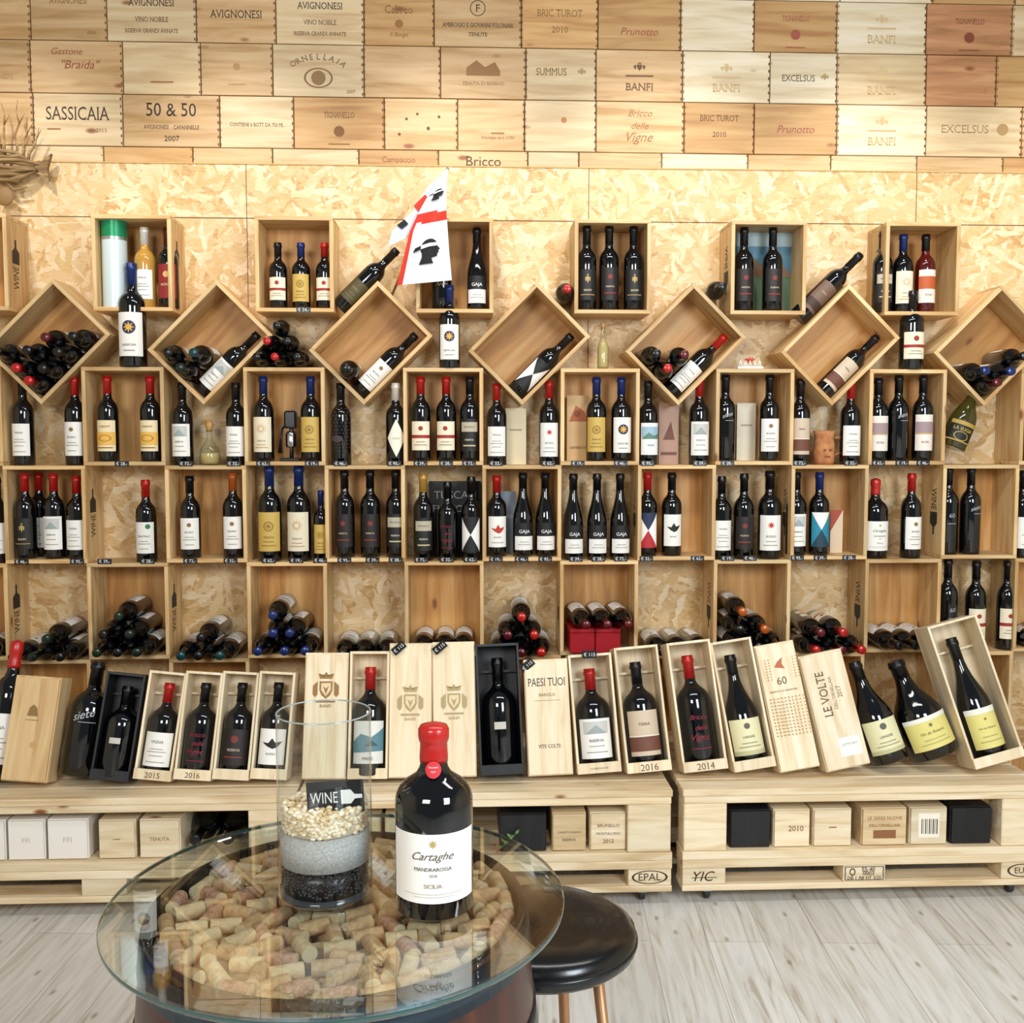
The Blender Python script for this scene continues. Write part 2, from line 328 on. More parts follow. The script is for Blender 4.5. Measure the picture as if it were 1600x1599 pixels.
ST={
'W':('#efece4',.11,.47,58,[T('VIGNA',0,.72,.4,BT)]+lines(GR,[.5,.42,.3,.12]),'white label'),
'WE':('#efece4',.11,.49,58,[('d',0,.78,.1,'#8a6a3a'),T('ROSSO',0,.55,.4,BT)]+lines(GR,[.38,.3,.14]),'small-crest white label'),
'WG':('#e9e6df',.11,.49,58,[('d',.2,.86,.12,'#2f7a44'),T('CHATEAU',0,.55,.6,BT)]+lines(GR,[.38,.3,.14]),'green-sealed white label'),
'WM':('#efece4',.11,.50,60,[('r',-.36,.62,.36,.93,'#c4c4be'),('p',[(-.3,.62),(0,.84),(.3,.62)],'#9aa4a4'),T('RISERVA',0,.45,.4,BT)]+lines(GR,[.3,.15]),'engraved white label'),
'C':('#ebe0c4',.13,.47,58,[('r',-.5,.42,.5,.53,'#9c2a20'),('d',0,.76,.11,'#9c2a20')]+lines('#6b5b48',[.28,.18]),'red-banded cream label'),
'CY':('#ead9ae',.12,.48,60,[('r',-.5,.2,.5,.62,'#e3b552'),('o',0,.42,.3,.16,.25,'#c07a2c'),T('CHIANTI',0,.8,.5,'#8a2018'),('r',-.35,.1,.35,.13,'#8a4a18')],'yellow and cream label'),
'Y':('#c9a854',.11,.52,60,[('o',0,.64,.2,.2,.3,'#9a7a2e'),('d',0,.64,.09,'#9a7a2e'),T('TENUTA',0,.36,.42,'#5a4212')]+lines('#8c6a1e',[.24,.14]),'golden yellow label'),
'OL':('#4e4526',.13,.42,50,[T('RISERVA',0,.6,.5,'#a08c50')]+lines('#8a7a48',[.35,.2]),'dark olive label'),
'YC':('#e6dabf',.11,.52,60,[('s',0,.66,.26,12,'#cfae80'),('d',0,.66,.09,'#e6d9be'),T('TENUTA',0,.32,.42,'#8a5a30')]+lines('#b08a5a',[.2,.12]),'sun-printed cream label'),
'S':('#ece9e0',.10,.52,60,[('d',0,.66,.24,'#22284e'),('s',0,.66,.21,8,'#d9a93e'),T('SASSICAIA',0,.26,.5,BT),('r',-.2,.12,.2,.14,GR)],'gold-star label'),
'SR':('#efece4',.10,.5,58,[('s',0,.72,.16,8,'#c22a1c'),T('ROSSO',0,.4,.4,BT)]+lines(GR,[.25,.14]),'red-star white label'),
'D':('#15120f',.12,.48,58,crest(0,.66,.11,'#b89a5c')+[T('BANFI',0,.32,.36,'#d8c8a0'),('r',-.35,.16,.35,.18,'#b89a5c')],'gold-crest black label'),
'DR':('#1b1210',.12,.50,58,[('d',0,.72,.12,'#7c2a20'),T('RISERVA',0,.42,.42,'#cfc0a0'),('r',-.3,.2,.3,.24,'#7c2a20')],'red-sealed black label'),
'DC':('#15120f',.12,.5,58,[('r',-.42,.6,.42,.9,'#b8ae98'),T('BRUNELLO',0,.75,.5,BT),T('RISERVA',0,.35,.42,'#e8dfc8'),('r',-.3,.15,.3,.19,'#c8b88a')],'white-panelled black label'),
'DS':(None,.13,.5,58,[T('Bricco',0,.85,.5,'#8c1a30',.4),T('delle',.05,.6,.36,'#8c1a30',.4),T('Vigne',0,.35,.5,'#8c1a30',.4),('r',-.28,.1,.28,.12,'#8c1a30')],'red script'),
'SI':(None,.40,.62,60,[T('siete',0,.6,.52,'#b9bdc0',.4,.3),('r',-.1,.3,.3,.32,'#b9bdc0')],'white script'),
'SB':(None,.36,.44,60,[('r',-.16,.1,.16,.9,'#c4c0b4')],'tiny white label'),
'N6':(None,.28,.56,60,[T('60',0,.6,.26,'#a9acb0'),('r',-.2,.26,.2,.28,'#a9acb0')],'small white number'),
'G':('#ece9e2',.08,.48,60,[('r',-.52,.52,.52,1.02,'#0b0b0d'),T('GAJA',0,.68,.5,'#f2f2f0')]+lines(GR,[.3,.2]),'black and white label'),
'H':('#f0eee8',.10,.52,58,[('p',[(-.5,1),(.5,1),(0,.5)],'#111214'),('p',[(-.5,0),(0,.5),(.5,0)],'#111214')],'black hourglass label'),
'HR':('#f0eee8',.10,.52,58,[('p',[(-.5,1),(.5,1),(0,.5)],'#1d2c4c'),('p',[(-.5,0),(0,.5),(.5,0)],'#b3222c')],'red and blue hourglass label'),
'HT':('#f0eee8',.10,.52,58,[('p',[(-.5,1),(-.5,0),(0,.5)],'#1f86a0'),('p',[(.5,0),(.5,1),(0,.5)],'#1f86a0'),('p',[(-.5,0),(0,.5),(.5,0)],'#173a4c')],'teal hourglass label'),
'RB':('#efece4',.12,.5,58,bird('#b8321e')+[T('ROSSO',0,.32,.36,BT),('r',-.3,.14,.3,.16,GR)],'red-bird white label'),
'BB':('#efece4',.12,.5,58,bird('#141414')+[T('ROSSO',0,.3,.3,BT)],'black-bird white label'),
'BL':('#e9ece8',.12,.5,58,[('r',-.45,.55,.45,.88,'#9ab8c8'),('p',[(-.45,.5),(-.1,.7),(.2,.58),(.45,.66),(.45,.5)],'#5a8470'),T('VERDE',0,.3,.35,BT)],'landscape label'),
'PK':('#e9dfd2',.12,.54,58,[('r',-.5,.5,.5,.8,'#a0888c'),('r',-.5,.46,.5,.5,'#c09a68'),T('ROSA',0,.24,.35,'#5a2a30')],'mauve-banded label'),
'OR':('#e6dccb',.12,.54,58,[('r',-.5,.42,.5,.8,'#b8562a'),T('ROSA',0,.24,.35,'#5a2a30')],'orange-banded label'),
'BR':('#cdb9a0',.12,.54,58,[('r',-.5,.1,.5,.42,'#6d4030'),('r',-.5,.42,.5,.45,'#e8dcc4'),T('TERRA',0,.7,.34,'#5a3828')],'beige and brown label'),
'DB':('#6e5444',.12,.50,56,[('r',-.5,.1,.5,.36,'#3c2820'),T('TERRA',0,.66,.34,'#c8b090')],'dark brown label'),
'R':('#8e1f1e',.12,.54,58,[('d',0,.7,.15,'#d8b06a'),T('ROSSO',0,.4,.5,'#e9d8b0')],'dark red label'),
'YL':('#ddd07c',.10,.42,62,[('r',-.5,.86,.5,1,'#eae7da'),('s',0,.72,.05,6,'#6a6a3a'),T('Vin de Rosario',0,.5,.46,'#6a6430',.4)]+lines('#9a9460',[.28,.16]),'pale yellow label'),
'CL':('#e0daae',.10,.42,62,[('r',-.5,0,.5,.12,'#bdb88a'),('d',0,.8,.08,'#5a5a50'),T('LANGHE',0,.5,.32,BT)]+lines('#77735a',[.32,.22]),'small-sealed cream label'),
'TL':('#e2e0d8',.11,.5,60,[('p',[(-.5,.5),(-.2,.7),(.1,.62),(.5,.85),(.5,.3),(-.5,.25)],'#5a8490'),('p',[(-.1,.4),(.1,.55),(.3,.42)],'#3a5660'),T('MARE',0,.12,.3,BT)],'blue-painted label'),
'K':('#efece4',.10,.47,72,[('s',0,.86,.05,8,'#b09a5a'),T('Cartaghe',0,.67,.42,'#5b5048',.5),T('MANDRAROSSA',0,.5,.38,'#2c2620'),T('2018',0,.41,.08,'#5c544a'),T('SICILIA',0,.26,.18,'#8a6c58'),('r',-.3,.14,.3,.147,'#b0a494'),('r',-.2,.1,.2,.107,'#b0a494')],'white script label'),
'DOT':(None,.15,.72,60,[('d',(i-3)*.13+(j%2)*.06,.04+j*.075,.018,'#6a4a4a') for j in range(13) for i in range(7)]+[('d',0,.3,.16,'#3a2a2c')],'dotted glass'),
'LS':('#16140c',.12,.50,60,[('r',-.5,.78,.5,.96,'#b09440'),T('LA SUGIA',0,.6,.7,'#d0b450'),('o',0,.28,.26,.16,.12,'#c0a64a'),('r',-.5,.02,.5,.08,'#b09440')],'black and gold label'),
'ARD':(None,.2,.6,60,[T('Ardu',0,.6,.6,'#c7b88a',.4)],'gold script'),
'N':(None,0,0,0,[],'no paper label'),
'DI':(None,.10,.56,52,[('p',[(0,0),(.5,.5),(0,1),(-.5,.5)],'#efe9d6'),T('Luce',0,.5,.35,'#8a6a3a',.3)],'white diamond label'),
}
BC={}
PRF={'bdx':[(0,.004),(.7,.0),(.93,0),(1,.012),(1,.58),(.985,.615),(.92,.65),(.78,.685),(.58,.712),(.45,.735),(.395,.765),(.375,.82),(.375,.93),(.43,.935),(.43,.965),(.37,.97),(.36,.996),(0,.997)],
'bur':[(0,.004),(.7,0),(.93,0),(1,.012),(1,.40),(.985,.45),(.92,.51),(.80,.57),(.65,.63),(.53,.69),(.44,.75),(.39,.82),(.375,.93),(.43,.935),(.43,.965),(.37,.97),(.36,.996),(0,.997)],
'fat':[(0,.004),(.7,.0),(.93,0),(1,.012),(1,.56),(.985,.60),(.92,.64),(.78,.68),(.56,.712),(.40,.74),(.32,.77),(.30,.82),(.30,.93),(.34,.935),(.34,.965),(.30,.97),(.29,.996),(0,.997)],
'fatbur':[(0,.004),(.7,0),(.93,0),(1,.012),(1,.38),(.985,.43),(.92,.49),(.80,.55),(.64,.61),(.50,.67),(.40,.73),(.33,.80),(.30,.93),(.34,.935),(.34,.965),(.30,.97),(.29,.996),(0,.997)],
'mag':[(0,.004),(.7,.0),(.93,0),(1,.012),(1,.575),(.99,.605),(.95,.635),(.87,.665),(.74,.692),(.58,.714),(.45,.735),(.37,.765),(.335,.80),(.325,.85),(.32,.96),(0,.97)]}
def bottle(base,h,r,foil,style,label,R=None,shape='bdx',gl='dark',group=None,wax=False,name='wine_bottle'):
    h=round(h,2) if abs(h-.276)>.001 else h; r=round(r,4)
    if wax: shape='mag'
    k=(h,r,foil,style,shape,gl,wax)
    root=thing(name,label,'bottle',base,R,group)
    if k not in BC:
        nn=48 if r>.05 else 28
        b=MB().lathe([(a*r,z*h) for a,z in PRF[shape]],nn).mesh('glass_body',glassmat(gl))
        if wax:
            p=[(.33*r,.80*h),(.362*r,.795*h),(.368*r,.82*h),(.355*r,.86*h),(.352*r,.90*h),(.385*r,.912*h),(.40*r,.935*h),(.395*r,.972*h),(.35*r,.99*h),(.22*r,.998*h),(.1*r,1.006*h),(0,1.008*h)]
        else:
            z0=.79 if 'bur' not in shape else .81; q=.8 if 'fat' in shape else 1
            p=[(.385*r*q,z0*h),(.41*r*q,z0*h),(.40*r*q,.93*h),(.455*r*q,.935*h),(.455*r*q,.968*h),(.42*r*q,.972*h),(.42*r*q,.998*h),(.38*r*q,1.002*h),(0,1.003*h)]
        c=MB().lathe(p,24).mesh('foil_capsule',flat(FO[foil][0],.3,.25 if not wax else 0,.2))
        lc,z1,z2,ha,ms,_=ST[style]; lm=None;pm=None
        if 'bur' in shape and z2>.42: z1,z2=.08,.40
        if ms:
            ha_=math.radians(ha); n=18; W=2*ha_*r; H=(z2-z1)*h
            def mp(x,y,o): a=x/r; q=r+.0006+o; return (q*math.sin(a),-q*math.cos(a),z1*h+y)
            if lc:
                mb=MB(); vs=[];fs=[]
                for i in range(n+1):
                    x=-W/2+W*i/n; vs+=[mp(x,0,0),mp(x,H,0)]
                for i in range(n): fs.append((2*i,2*i+2,2*i+3,2*i+1))
                lm=mb.add(vs,fs,0,True).mesh('paper_label',flat(lc,.55))
            mm,mats=marks(ms,W,H,mp,step=r*.18,off0=.0007); pm=mm.mesh('label_print',mats)
        BC[k]=(b,c,lm,pm)
    b,c,lm,pm=BC[k]
    ob('glass_body',b,root); ob('wax_seal' if wax else 'foil_capsule',c,root)
    pr=root
    if lm: pr=ob('paper_label',lm,root)
    if pm: ob('label_print',pm,pr)
    return root
ORD='first second third fourth fifth sixth seventh eighth ninth tenth eleventh twelfth thirteenth fourteenth fifteenth sixteenth seventeenth eighteenth nineteenth twentieth'.split()
def od(i): return ORD[i] if i<20 else {20:'21st',21:'22nd',22:'23rd'}.get(i,'%dth'%(i+1))
def bdesc(foil,style,gl='dark'):
    g={'dark':'','amber':'amber ','brown':'brown ','red':'red-glass ','olive':'olive ','green':'green '}[gl]
    return '%s%s-foiled bottle with %s'%(g,FO[foil][1],ST[style][5])
# ---------- setting
YF=3.75; YW=3.93; X0=-1.377; CW=.2868; RH=.3535
struct('floor',MB().box(-3.4,4,-1.5,4.1,-.05,0),FLR)
struct('wall_back',MB().box(-3.2,3.8,YW,YW+.03,0,2.53),OSB)
struct('wall_back_upper',MB().box(-3.2,3.8,YW+.03,YW+.15,0,3.6),flat('#a07c50',.8))
struct('wall_left',MB().box(-3.3,-3.2,-1.5,4.08,0,3.6),flat('#d8cdb8',.8))
struct('wall_right',MB().box(3.8,3.9,-1.5,4.08,0,3.6),flat('#d8cdb8',.8))
ti=1
for u in (385,920,1432):
    x=P(u,300,YW).x; struct('trim_%d'%ti,MB().box(x-.0012,x+.0012,YW-.0012,YW,1.75,2.53),flat('#6a4a26',.8)); ti+=1
zs=P(800,345,YW).z; struct('trim_4',MB().box(-3.2,3.8,YW-.0012,YW,zs-.0015,zs+.0015),flat('#6a4a26',.8))
struct('trim_5',MB().box(-3.2,3.8,YW-.004,YW+.03,2.53,2.534),flat('#c9a468',.7))
# ---------- lid panels
BRN='#4b3020'; FD='#966434'; RD='#984c34'; LT='#a88450'
AV=lambda:[T('AVIGNONESI',0,.74,.52,'#2c1e14',0,0,1.25),T('VINO NOBILE',0,.42,.38,'#6a4628',0,0,1.3),T('RISERVA GRANDI ANNATE',0,.2,.6,'#6a4628',0,0,1.3)]
BF=lambda c:crest(0,.66,.06,c)+[('r',-.16,.48,.16,.51,c),T('BANFI',0,.28,.32,c)]
TG=lambda c:[T('TIGNANELLO',0,.66,.34,c,0,0,1.6),('d',0,.34,.06,c),('r',-.12,.08,.12,.1,c)]
BTU=lambda:[T('BRIC TUROT',0,.7,.56,'#6c4824',0,0,1.2),T('2010',0,.38,.2,'#6c4824')]
rowsP=[
 (2.53,2.595,[(-140,0,[],1),(0,160,[],2),(160,300,[],0),(300,425,[],1),(425,560,[],2),(560,685,[T('Campaccio',0,.4,.42,RD)],0),(685,825,[T('Bricco',0,.4,.4,BRN)],1),(825,905,[],2),(905,1035,[],1),(1035,1170,[],3),(1170,1300,[],1),(1300,1435,[],2),(1435,1570,[],1),(1570,1700,[],0)]),
 (2.595,2.785,[(-90,50,[],1),(50,190,[T('SASSICAIA',0,.62,.72,'#3c261a',0,0,1.35),('r',-.35,.3,-.2,.33,FD),T('2013',.26,.3,.12,FD)],2),(190,342,[T('50 & 50',0,.72,.52,'#241812',0,0,1.15),T('AVIGNONESI    CAPANNELLE',0,.38,.58,'#3a281c',0,0,1.3),T('2007',0,.16,.16,'#3a281c')],1),(342,458,[T('CONTIENE 6 BOTT DA 750 ML',0,.45,.74,'#3a2818',0,0,1.3)],2),(458,600,TG('#7a5028'),0),(600,715,[('d',-.2,.6,.02,'#6a4020'),('d',.1,.42,.025,'#6a4020'),('d',.25,.65,.02,'#6a4020'),('d',-.05,.7,.018,'#6a4020'),('d',-.3,.3,.02,'#6a4020')],1),(715,820,[T('4 bottiglie da lt. 0,750',.1,.25,.5,'#7a5028'),('r',0,.33,.2,.36,FD)],1),(820,932,[('d',.05,.62,.04,'#b27a42')],2),(932,1070,[T('Bricco',0,.78,.28,FD,.4),T('delle',0,.53,.2,FD,.4),T('Vigne',0,.28,.3,FD,.4)],1),(1070,1180,BTU(),0),(1180,1310,[T('Prunotto',0,.5,.46,RD,.3)],0),(1310,1450,BF('#c4a472'),3),(1450,1600,[T('EXCELSUS',-.1,.55,.5,LT),('d',.3,.55,.06,LT)],2),(1600,1740,[],1)]),
 (2.785,2.975,[(-90,45,[T('BOLGHERI',.1,.3,.4,LT)],1),(45,190,[T('Gastone',-.1,.8,.34,RD,.3),T('"Braida"',.05,.55,.42,RD,.3)],1),(190,312,[('r',-.15,.22,.15,.25,FD)],2),(312,425,[('d',0,.55,.05,LT),('r',-.12,.2,.12,.22,LT)],1),(425,568,[('a','ORNELLAIA',0,.36,.37,.06,.85,'#6c4a28'),('o',0,.36,.16,.11,.12,'#7c5a34'),('d',0,.36,.08,'#8a6a44'),T('2007',.36,.1,.1,FD)],2),(568,688,[],1),(688,822,[('p',[(-.2,.45),(-.2,.6),(-.08,.75),(.02,.62),(.14,.72),(.2,.55),(.2,.45)],'#8a6034'),T('TENUTA DI BISERNO',0,.3,.5,'#8a6034')],1),(822,932,[T('SUMMUS',-.14,.55,.44,'#7a6030',0,0,1.25)]+crest(.3,.55,.05,'#a08450'),2),(932,1068,BF('#6c4a28'),1),(1068,1205,BF('#c8ac7c'),3),(1205,1310,[T('EXCELSUS',-.08,.5,.5,'#5b4224',0,0,1.2)]+crest(.32,.52,.05,'#a08450'),3),(1310,1450,BF('#c8ac7c'),2),(1450,1560,[('d',.35,.3,.03,'#a87848')],4),(1560,1700,[],0)]),
 (2.975,3.165,[(-90,45,[],1),(45,165,[T('AVIGNONESI',0,.75,.5,'#8a6032',0,0,1.25),T('2006',.3,.15,.12,FD)],1),(165,305,AV(),2),(305,430,[T('AVIGNONESI',0,.55,.66,'#3a281a',0,0,1.25)],1),(430,568,AV(),2),(568,678,[T('Cabreo',0,.7,.4,'#865a2c',0,0,1.2),('d',0,.42,.06,FD),T('Il Borgo',0,.2,.26,FD,.3)],0),(678,815,[T('F',0,.75,.05,'#3a281a'),('o',0,.75,.09,.09,.1,'#3a281a'),T('AMBROGIO E GIOVANNI FOLONARI',0,.42,.82,'#3a281a',0,0,1.4),T('TENUTE',0,.24,.22,'#3a281a')],1),(815,935,[T('BRIC TUROT',0,.68,.6,'#8a6434',0,0,1.2),T('2010',.0,.36,.22,'#8a6434')],0),(935,1065,[T('Prunotto',0,.35,.46,RD,.3)],0),(1065,1180,[],3),(1180,1310,TG(RD),0),(1310,1450,BF('#c8ac7c'),3),(1450,1585,TG('#7a3a22'),4),(1585,1720,[],2)]),
 (3.165,3.355,[(-90,60,[],1),(60,200,[],2),(200,340,[],1),(340,480,[],0),(480,620,[],2),(620,760,[],1),(760,900,[],2),(900,1065,[],1),(1065,1185,[T('BANFI',0,.2,.5,LT)],3),(1185,1315,[T('BANFI',0,.2,.4,LT)],3),(1315,1460,[T('BANFI',0,.2,.4,'#9a9070')],3),(1460,1590,[],0),(1590,1720,[],1)])]
RN=['narrow lowest','lowest full','middle','upper','topmost']
for ri,(z0,z1,ps) in enumerate(rowsP):
    vm={0:250,1:190,2:108,3:35,4:-10}[ri]
    for pi,(u0,u1,ms,w) in enumerate(ps):
        xa=P(u0,vm,YW).x; xb=P(u1,vm,YW).x; W=xb-xa-.004; H=z1-z0-.003
        r=thing('crate_panel','%s crate end board, %s from left in the %s wall row'%('lettered' if any(m[0]=='t' for m in ms) else 'plain',od(pi),RN[ri]),'wood panel',((xa+xb)/2,YW+.0139+random.uniform(-.002,0),z0),None,'crate end boards covering the upper wall')
        part('board',MB().box(-W/2,W/2,0,.016,0,H,0,None,.0015),LIDS[w],r)
        fj=[('r',.5-.018,(k+.2)/7,.5-.003,(k+.55)/7,'#6a3f20') for k in range(7)]+([('r',-.497,(k+.2)/7,-.49,(k+.55)/7,'#6a3f20') for k in range(7)] if pi%2 else [])
        if ri==0: fj=fj[::3]
        mm,mt=marks(fj,W,H,flatmap()); part('finger_joint',mm,mt,r)
        if ms: mm,mt=marks(ms,W,H,flatmap()); part('lettering',mm,mt,r)
# ---------- crates
tk=.014
LOGO=[T('WINE',-.25,.5,.46,'#141414',0,0,1.9),('p',[(.02,.14),(.26,.14),(.34,.42),(.5,.42),(.5,.58),(.34,.58),(.26,.86),(.02,.86)],'#141414')]
CM={}
def crate(loc,w,h,label,roty=0,d=YW-YF-.002,group=None,logoL=False,logoR=False,back=True):
    R=Matrix.Rotation(roty,3,'Y'); r=thing('wooden_crate',label,'crate',loc,R,group)
    k=(round(w,4),round(h,4),back)
    if k not in CM:
        CM[k]=[('side_panel',MB().box(-w/2,-w/2+tk,0,d,tk,h-tk,0,None,.001).mesh('side_panel',PZ)),('side_panel',MB().box(w/2-tk,w/2,0,d,tk,h-tk,0,None,.001).mesh('side_panel',PZ)),
          ('end_panel',MB().box(-w/2,w/2,0,d,0,tk,0,None,.001).mesh('end_panel',PX)),('end_panel',MB().box(-w/2,w/2,0,d,h-tk,h,0,None,.001).mesh('end_panel',PX)),
          ('back_panel',MB().box(-w/2+tk,w/2-tk,d-.008,d,tk,h-tk).mesh('back_panel',PLY))]
    ps=[ob(n,m,r) for n,m in CM[k]]
    L=.18; zc=h*.5
    if logoR: mm,mt=marks(LOGO,L,.08,lambda a,b,o:(w/2+o,.07-(b-.04),zc+a),.6); part('printed_logo',mm,mt,ps[1])
    if logoL: mm,mt=marks(LOGO,L,.08,lambda a,b,o:(-w/2-o,.07-(b-.04),zc-a),.6); part('printed_logo',mm,mt,ps[0])
    return r,Matrix.Translation(Vector(loc))@R.to_4x4()
RNAME={0:'floor-level',1:'half-hidden low',2:'bottom',3:'middle',4:'upper'}
LR={(2,-2),(2,0),(3,-1)}; LL={(2,10),(2,8),(3,9),(3,7),(3,11),(2,6)}
for row in range(5):
    for i in range(-3,14):
        if (i+row)%2: continue
        x=X0+(i+.5)*CW
        crate((x,YF,row*RH+.0002),CW+.004,RH-.0003,'upright open wooden crate, column %s from left in the %s shelf row'%(od(i+3),RNAME[row]),0,group='crates stacked as shelves',logoR=(row,i) in LR,logoL=(row,i) in LL)
UZ=1.966; UXc={}
for n,i in enumerate((-2,0,2,4,6,8,10)):
    x=X0+(i+.5)*CW+.043; UXc[n]=x
    crate((x,YF+.0015,UZ),.279,.338,'wooden crate fixed to the chipboard wall, %s from left in the top row'%od(n),0,group='crates fixed high on the wall',logoR=n in(0,1),logoL=n in (5,6))
DW=.277; DM={}
for n,i in enumerate((-1,1,3,5,7,9,11)):
    bx=X0+(i+.5)*CW; bp=Vector((bx,YF-.004,4*RH+RH-CW/2+.0085)); R=Matrix.Rotation(math.radians(45),3,'Y')
    loc=bp-R@Vector((DW/2,0,0))
    _,DM[n]=crate(loc,DW,.353,'wooden crate tilted on its corner like a diamond, %s from left'%od(n),math.radians(45),group='diamond crates on top of the shelves')
def local_bottle(M,base,d,face,*a,**k):
    R3=M.to_3x3(); return bottle(M@Vector(base),*a,R=frame(R3@Vector(d),R3@Vector(face)),**k)
DC=[(None,[(0,0,'r'),(1,0,'r'),(2,0,'k'),(0,1,'k'),(1,1,'k'),(0,2,'k'),(0,3,'k'),(1,2,'m')]),
    (('k','WM','dark'),[(1,0,'n'),(2,0,'k'),(1,1,'t')]),(('k','WE','dark'),[(1,0,'k')]),(('k','H','dark'),[]),
    (('r','W','dark'),[(1,0,'r'),(2,0,'k'),(1,1,'m')]),(('k','BR','dark'),[]),(None,[(0,0,'m'),(1,0,'b'),(0,1,'b'),(0,2,'k')])]
for n,(sl,pl) in enumerate(DC):
    M=DM[n]; r=.0365
    if sl: local_bottle(M,(DW/2-tk-r-.001,.06,tk+.002),(0,0,1),(0,-1,0),.30,r,sl[0],sl[1],'%s, slanting inside the %s diamond crate'%(bdesc(sl[0],sl[1]),od(n)))
    for (ix,iz,fo) in pl:
        bx=DW/2-tk-r-.001-ix*(2*r+.001); bz=tk+r+.001+iz*(2*r+.001)
        yy=random.uniform(.155,.163)
        local_bottle(M,(bx,yy,bz),(random.uniform(-.03,.03),-1,random.uniform(-.03,.03)),(-.5,0,1),.26,r-.001,fo,'W','%s-foiled bottle lying neck outward in the %s diamond crate'%(FO[fo][1],od(n)),group='bottles piled in the %s diamond crate'%od(n))
local_bottle(DM[2],(-DW/2-.038,.06,.185),(0,0,1),(0,-1,0),.30,.0365,'k','OL','dark bottle with dark olive label leaning up the roof of the third diamond crate',shape='bdx')
local_bottle(DM[5],(-DW/2-.038,.06,.15),(0,0,1),(0,-1,0),.33,.037,'k','DB','brown-labelled bottle leaning up the roof of the sixth diamond crate')
for u,v,fo,lb in ((882,458,'r','red-capped bottle end poking out beside the fourth diamond crate'),(1117,455,'k','black-capped bottle end poking out beside the fifth diamond crate')):
    p=P(u,v,YF+.04); bottle((p.x,YW-.005,p.z),.25,.034,fo,'N',lb,frame((0,-1,0),(0,0,1)))
rows={4:{-1:[(34,588,'k','W'),(116,590,'r','WE')],0:[(167,588,'r','CY'),(234,588,'r','CY')],1:[(284,598,'k','WM'),(368,597,'k','W')],2:[(411,590,'b','YC'),(485,590,'b','Y')],
 3:[(532,597,'k','DOT'),(618,597,'w','DI')],4:[(657,590,'r','C'),(697,590,'r','C'),(734,590,'k','DC')],5:[(776,598,'r','W'),(858,597,'r','SR')],6:[(932,590,'b','Y'),(971,590,'b','S')],
 7:[(1013,597,'k','BL'),(1093,592,'r','WM')],8:[(1134,588,'k','SI'),(1203,588,'k','WE')],9:[(1251,592,'k','BR'),(1330,597,'r','W')],10:[(1373,590,'k','PK'),(1405,588,'k','SI'),(1443,588,'k','PK')],12:[(1620,590,'k','W')]},
 3:{-2:[(-6,745,'k','W')],-1:[(38,742,'r','D'),(60,738,'r','W','back'),(83,742,'r','WM'),(119,745,'r','W')],0:[(227,748,'r','WG')],1:[(296,745,'k','WE'),(363,740,'o','WE')],2:[(420,728,'b','Y','big'),(466,728,'b','YC','big'),(501,768,'b','Y','small')],
 3:[(538,735,'k','DR'),(578,735,'k','DR'),(618,735,'k','DC')],4:[(661,740,'g','DC'),(699,752,'k','DS'),(736,745,'k','H')],5:[(776,742,'r','RB'),(817,740,'k','G'),(852,740,'k','G')],6:[(896,740,'k','G'),(933,740,'k','G'),(969,740,'k','G')],
 7:[(1012,738,'r','HR'),(1050,738,'k','BB')],8:[(1128,743,'k','W'),(1163,740,'k','DR'),(1204,735,'k','SR','big')],9:[(1245,738,'k','WM'),(1281,737,'b','HT')],10:[(1370,750,'r','K','wax'),(1425,740,'r','WE')],11:[(1483,730,'k','N6'),(1518,730,'k','SI')],12:[(1600,735,'k','W')]},
 2:{11:[(1482,872,'k','N6'),(1526,876,'k','C'),(1575,877,'k','C')]}}
for row,cells in rows.items():
    for cell,bs in cells.items():
        for n,b in enumerate(bs):
            u,vt,fo,sty=b[:4]; op=b[4] if len(b)>4 else ''
            z=row*RH+(tk+.0005 if (cell+row)%2==0 else .0003)
            yy=YF+(.125 if op=='back' else .05)
            p=P(u,vt,yy); h=p.z-z; r=.0375
            if op=='big': r=.044; yy=YF+.055
            if op=='small': r=.027
            if op=='wax': r=.048; yy=YF+.06
            sh='bur' if sty=='G' else 'bdx'
            bottle((p.x,yy,z),h,r,fo,sty,'%s, %s in %s column of %s shelf'%(bdesc(fo,sty),od(n),od(cell+2),RNAME[row]),Matrix.Rotation(random.uniform(-.12,.12),3,'Z'),sh,wax=op=='wax')
zt=UZ+tk+.0005
top=[(1,225,355,'w','W','amber'),(1,262,355,'m','R','dark'),(2,434,380,'k','C','dark'),(2,470,378,'b','Y','dark'),(2,507,380,'r','C','dark'),(3,690,432,'k','ARD','dark'),(3,745,355,'k','G','dark'),
 (4,917,355,'k','D','dark'),(4,952,355,'k','DR','dark'),(4,990,355,'k','D','dark'),(5,1163,355,'k','DR','dark'),(5,1208,357,'k','DR','dark'),(6,1380,360,'k','DC','dark'),(6,1412,366,'b','YC','dark'),(6,1447,368,'k','OR','red')]
cnt={}
for c,u,vt,fo,sty,gl in top:
    yy=YF+.06; p=P(u,vt,yy); n=cnt.get(c,0); cnt[c]=n+1
    if u==690: p.z=zt+.21
    bottle((p.x,yy,zt),p.z-zt,.0365 if c!=2 else .033,fo,sty,'%s, %s in the %s top crate'%(bdesc(fo,sty,gl),od(n),od(c)),None,'bur' if sty=='G' else 'bdx',gl)
z5=5*RH+.0003
for u,vt,fo,sty,r,lb in ((205,413,'b','S',.048,'large blue-foiled bottle with star label standing beside the first diamond crates'),(702,445,'b','S',.038,'blue-foiled bottle with star label standing below the flag'),(1426,455,'k','C',.044,'dark bottle with red-banded label standing between the last diamond crates')):
    yy=YF+.03; p=P(u,vt,yy); bottle((p.x,yy,z5),p.z-z5,r,fo,sty,lb)
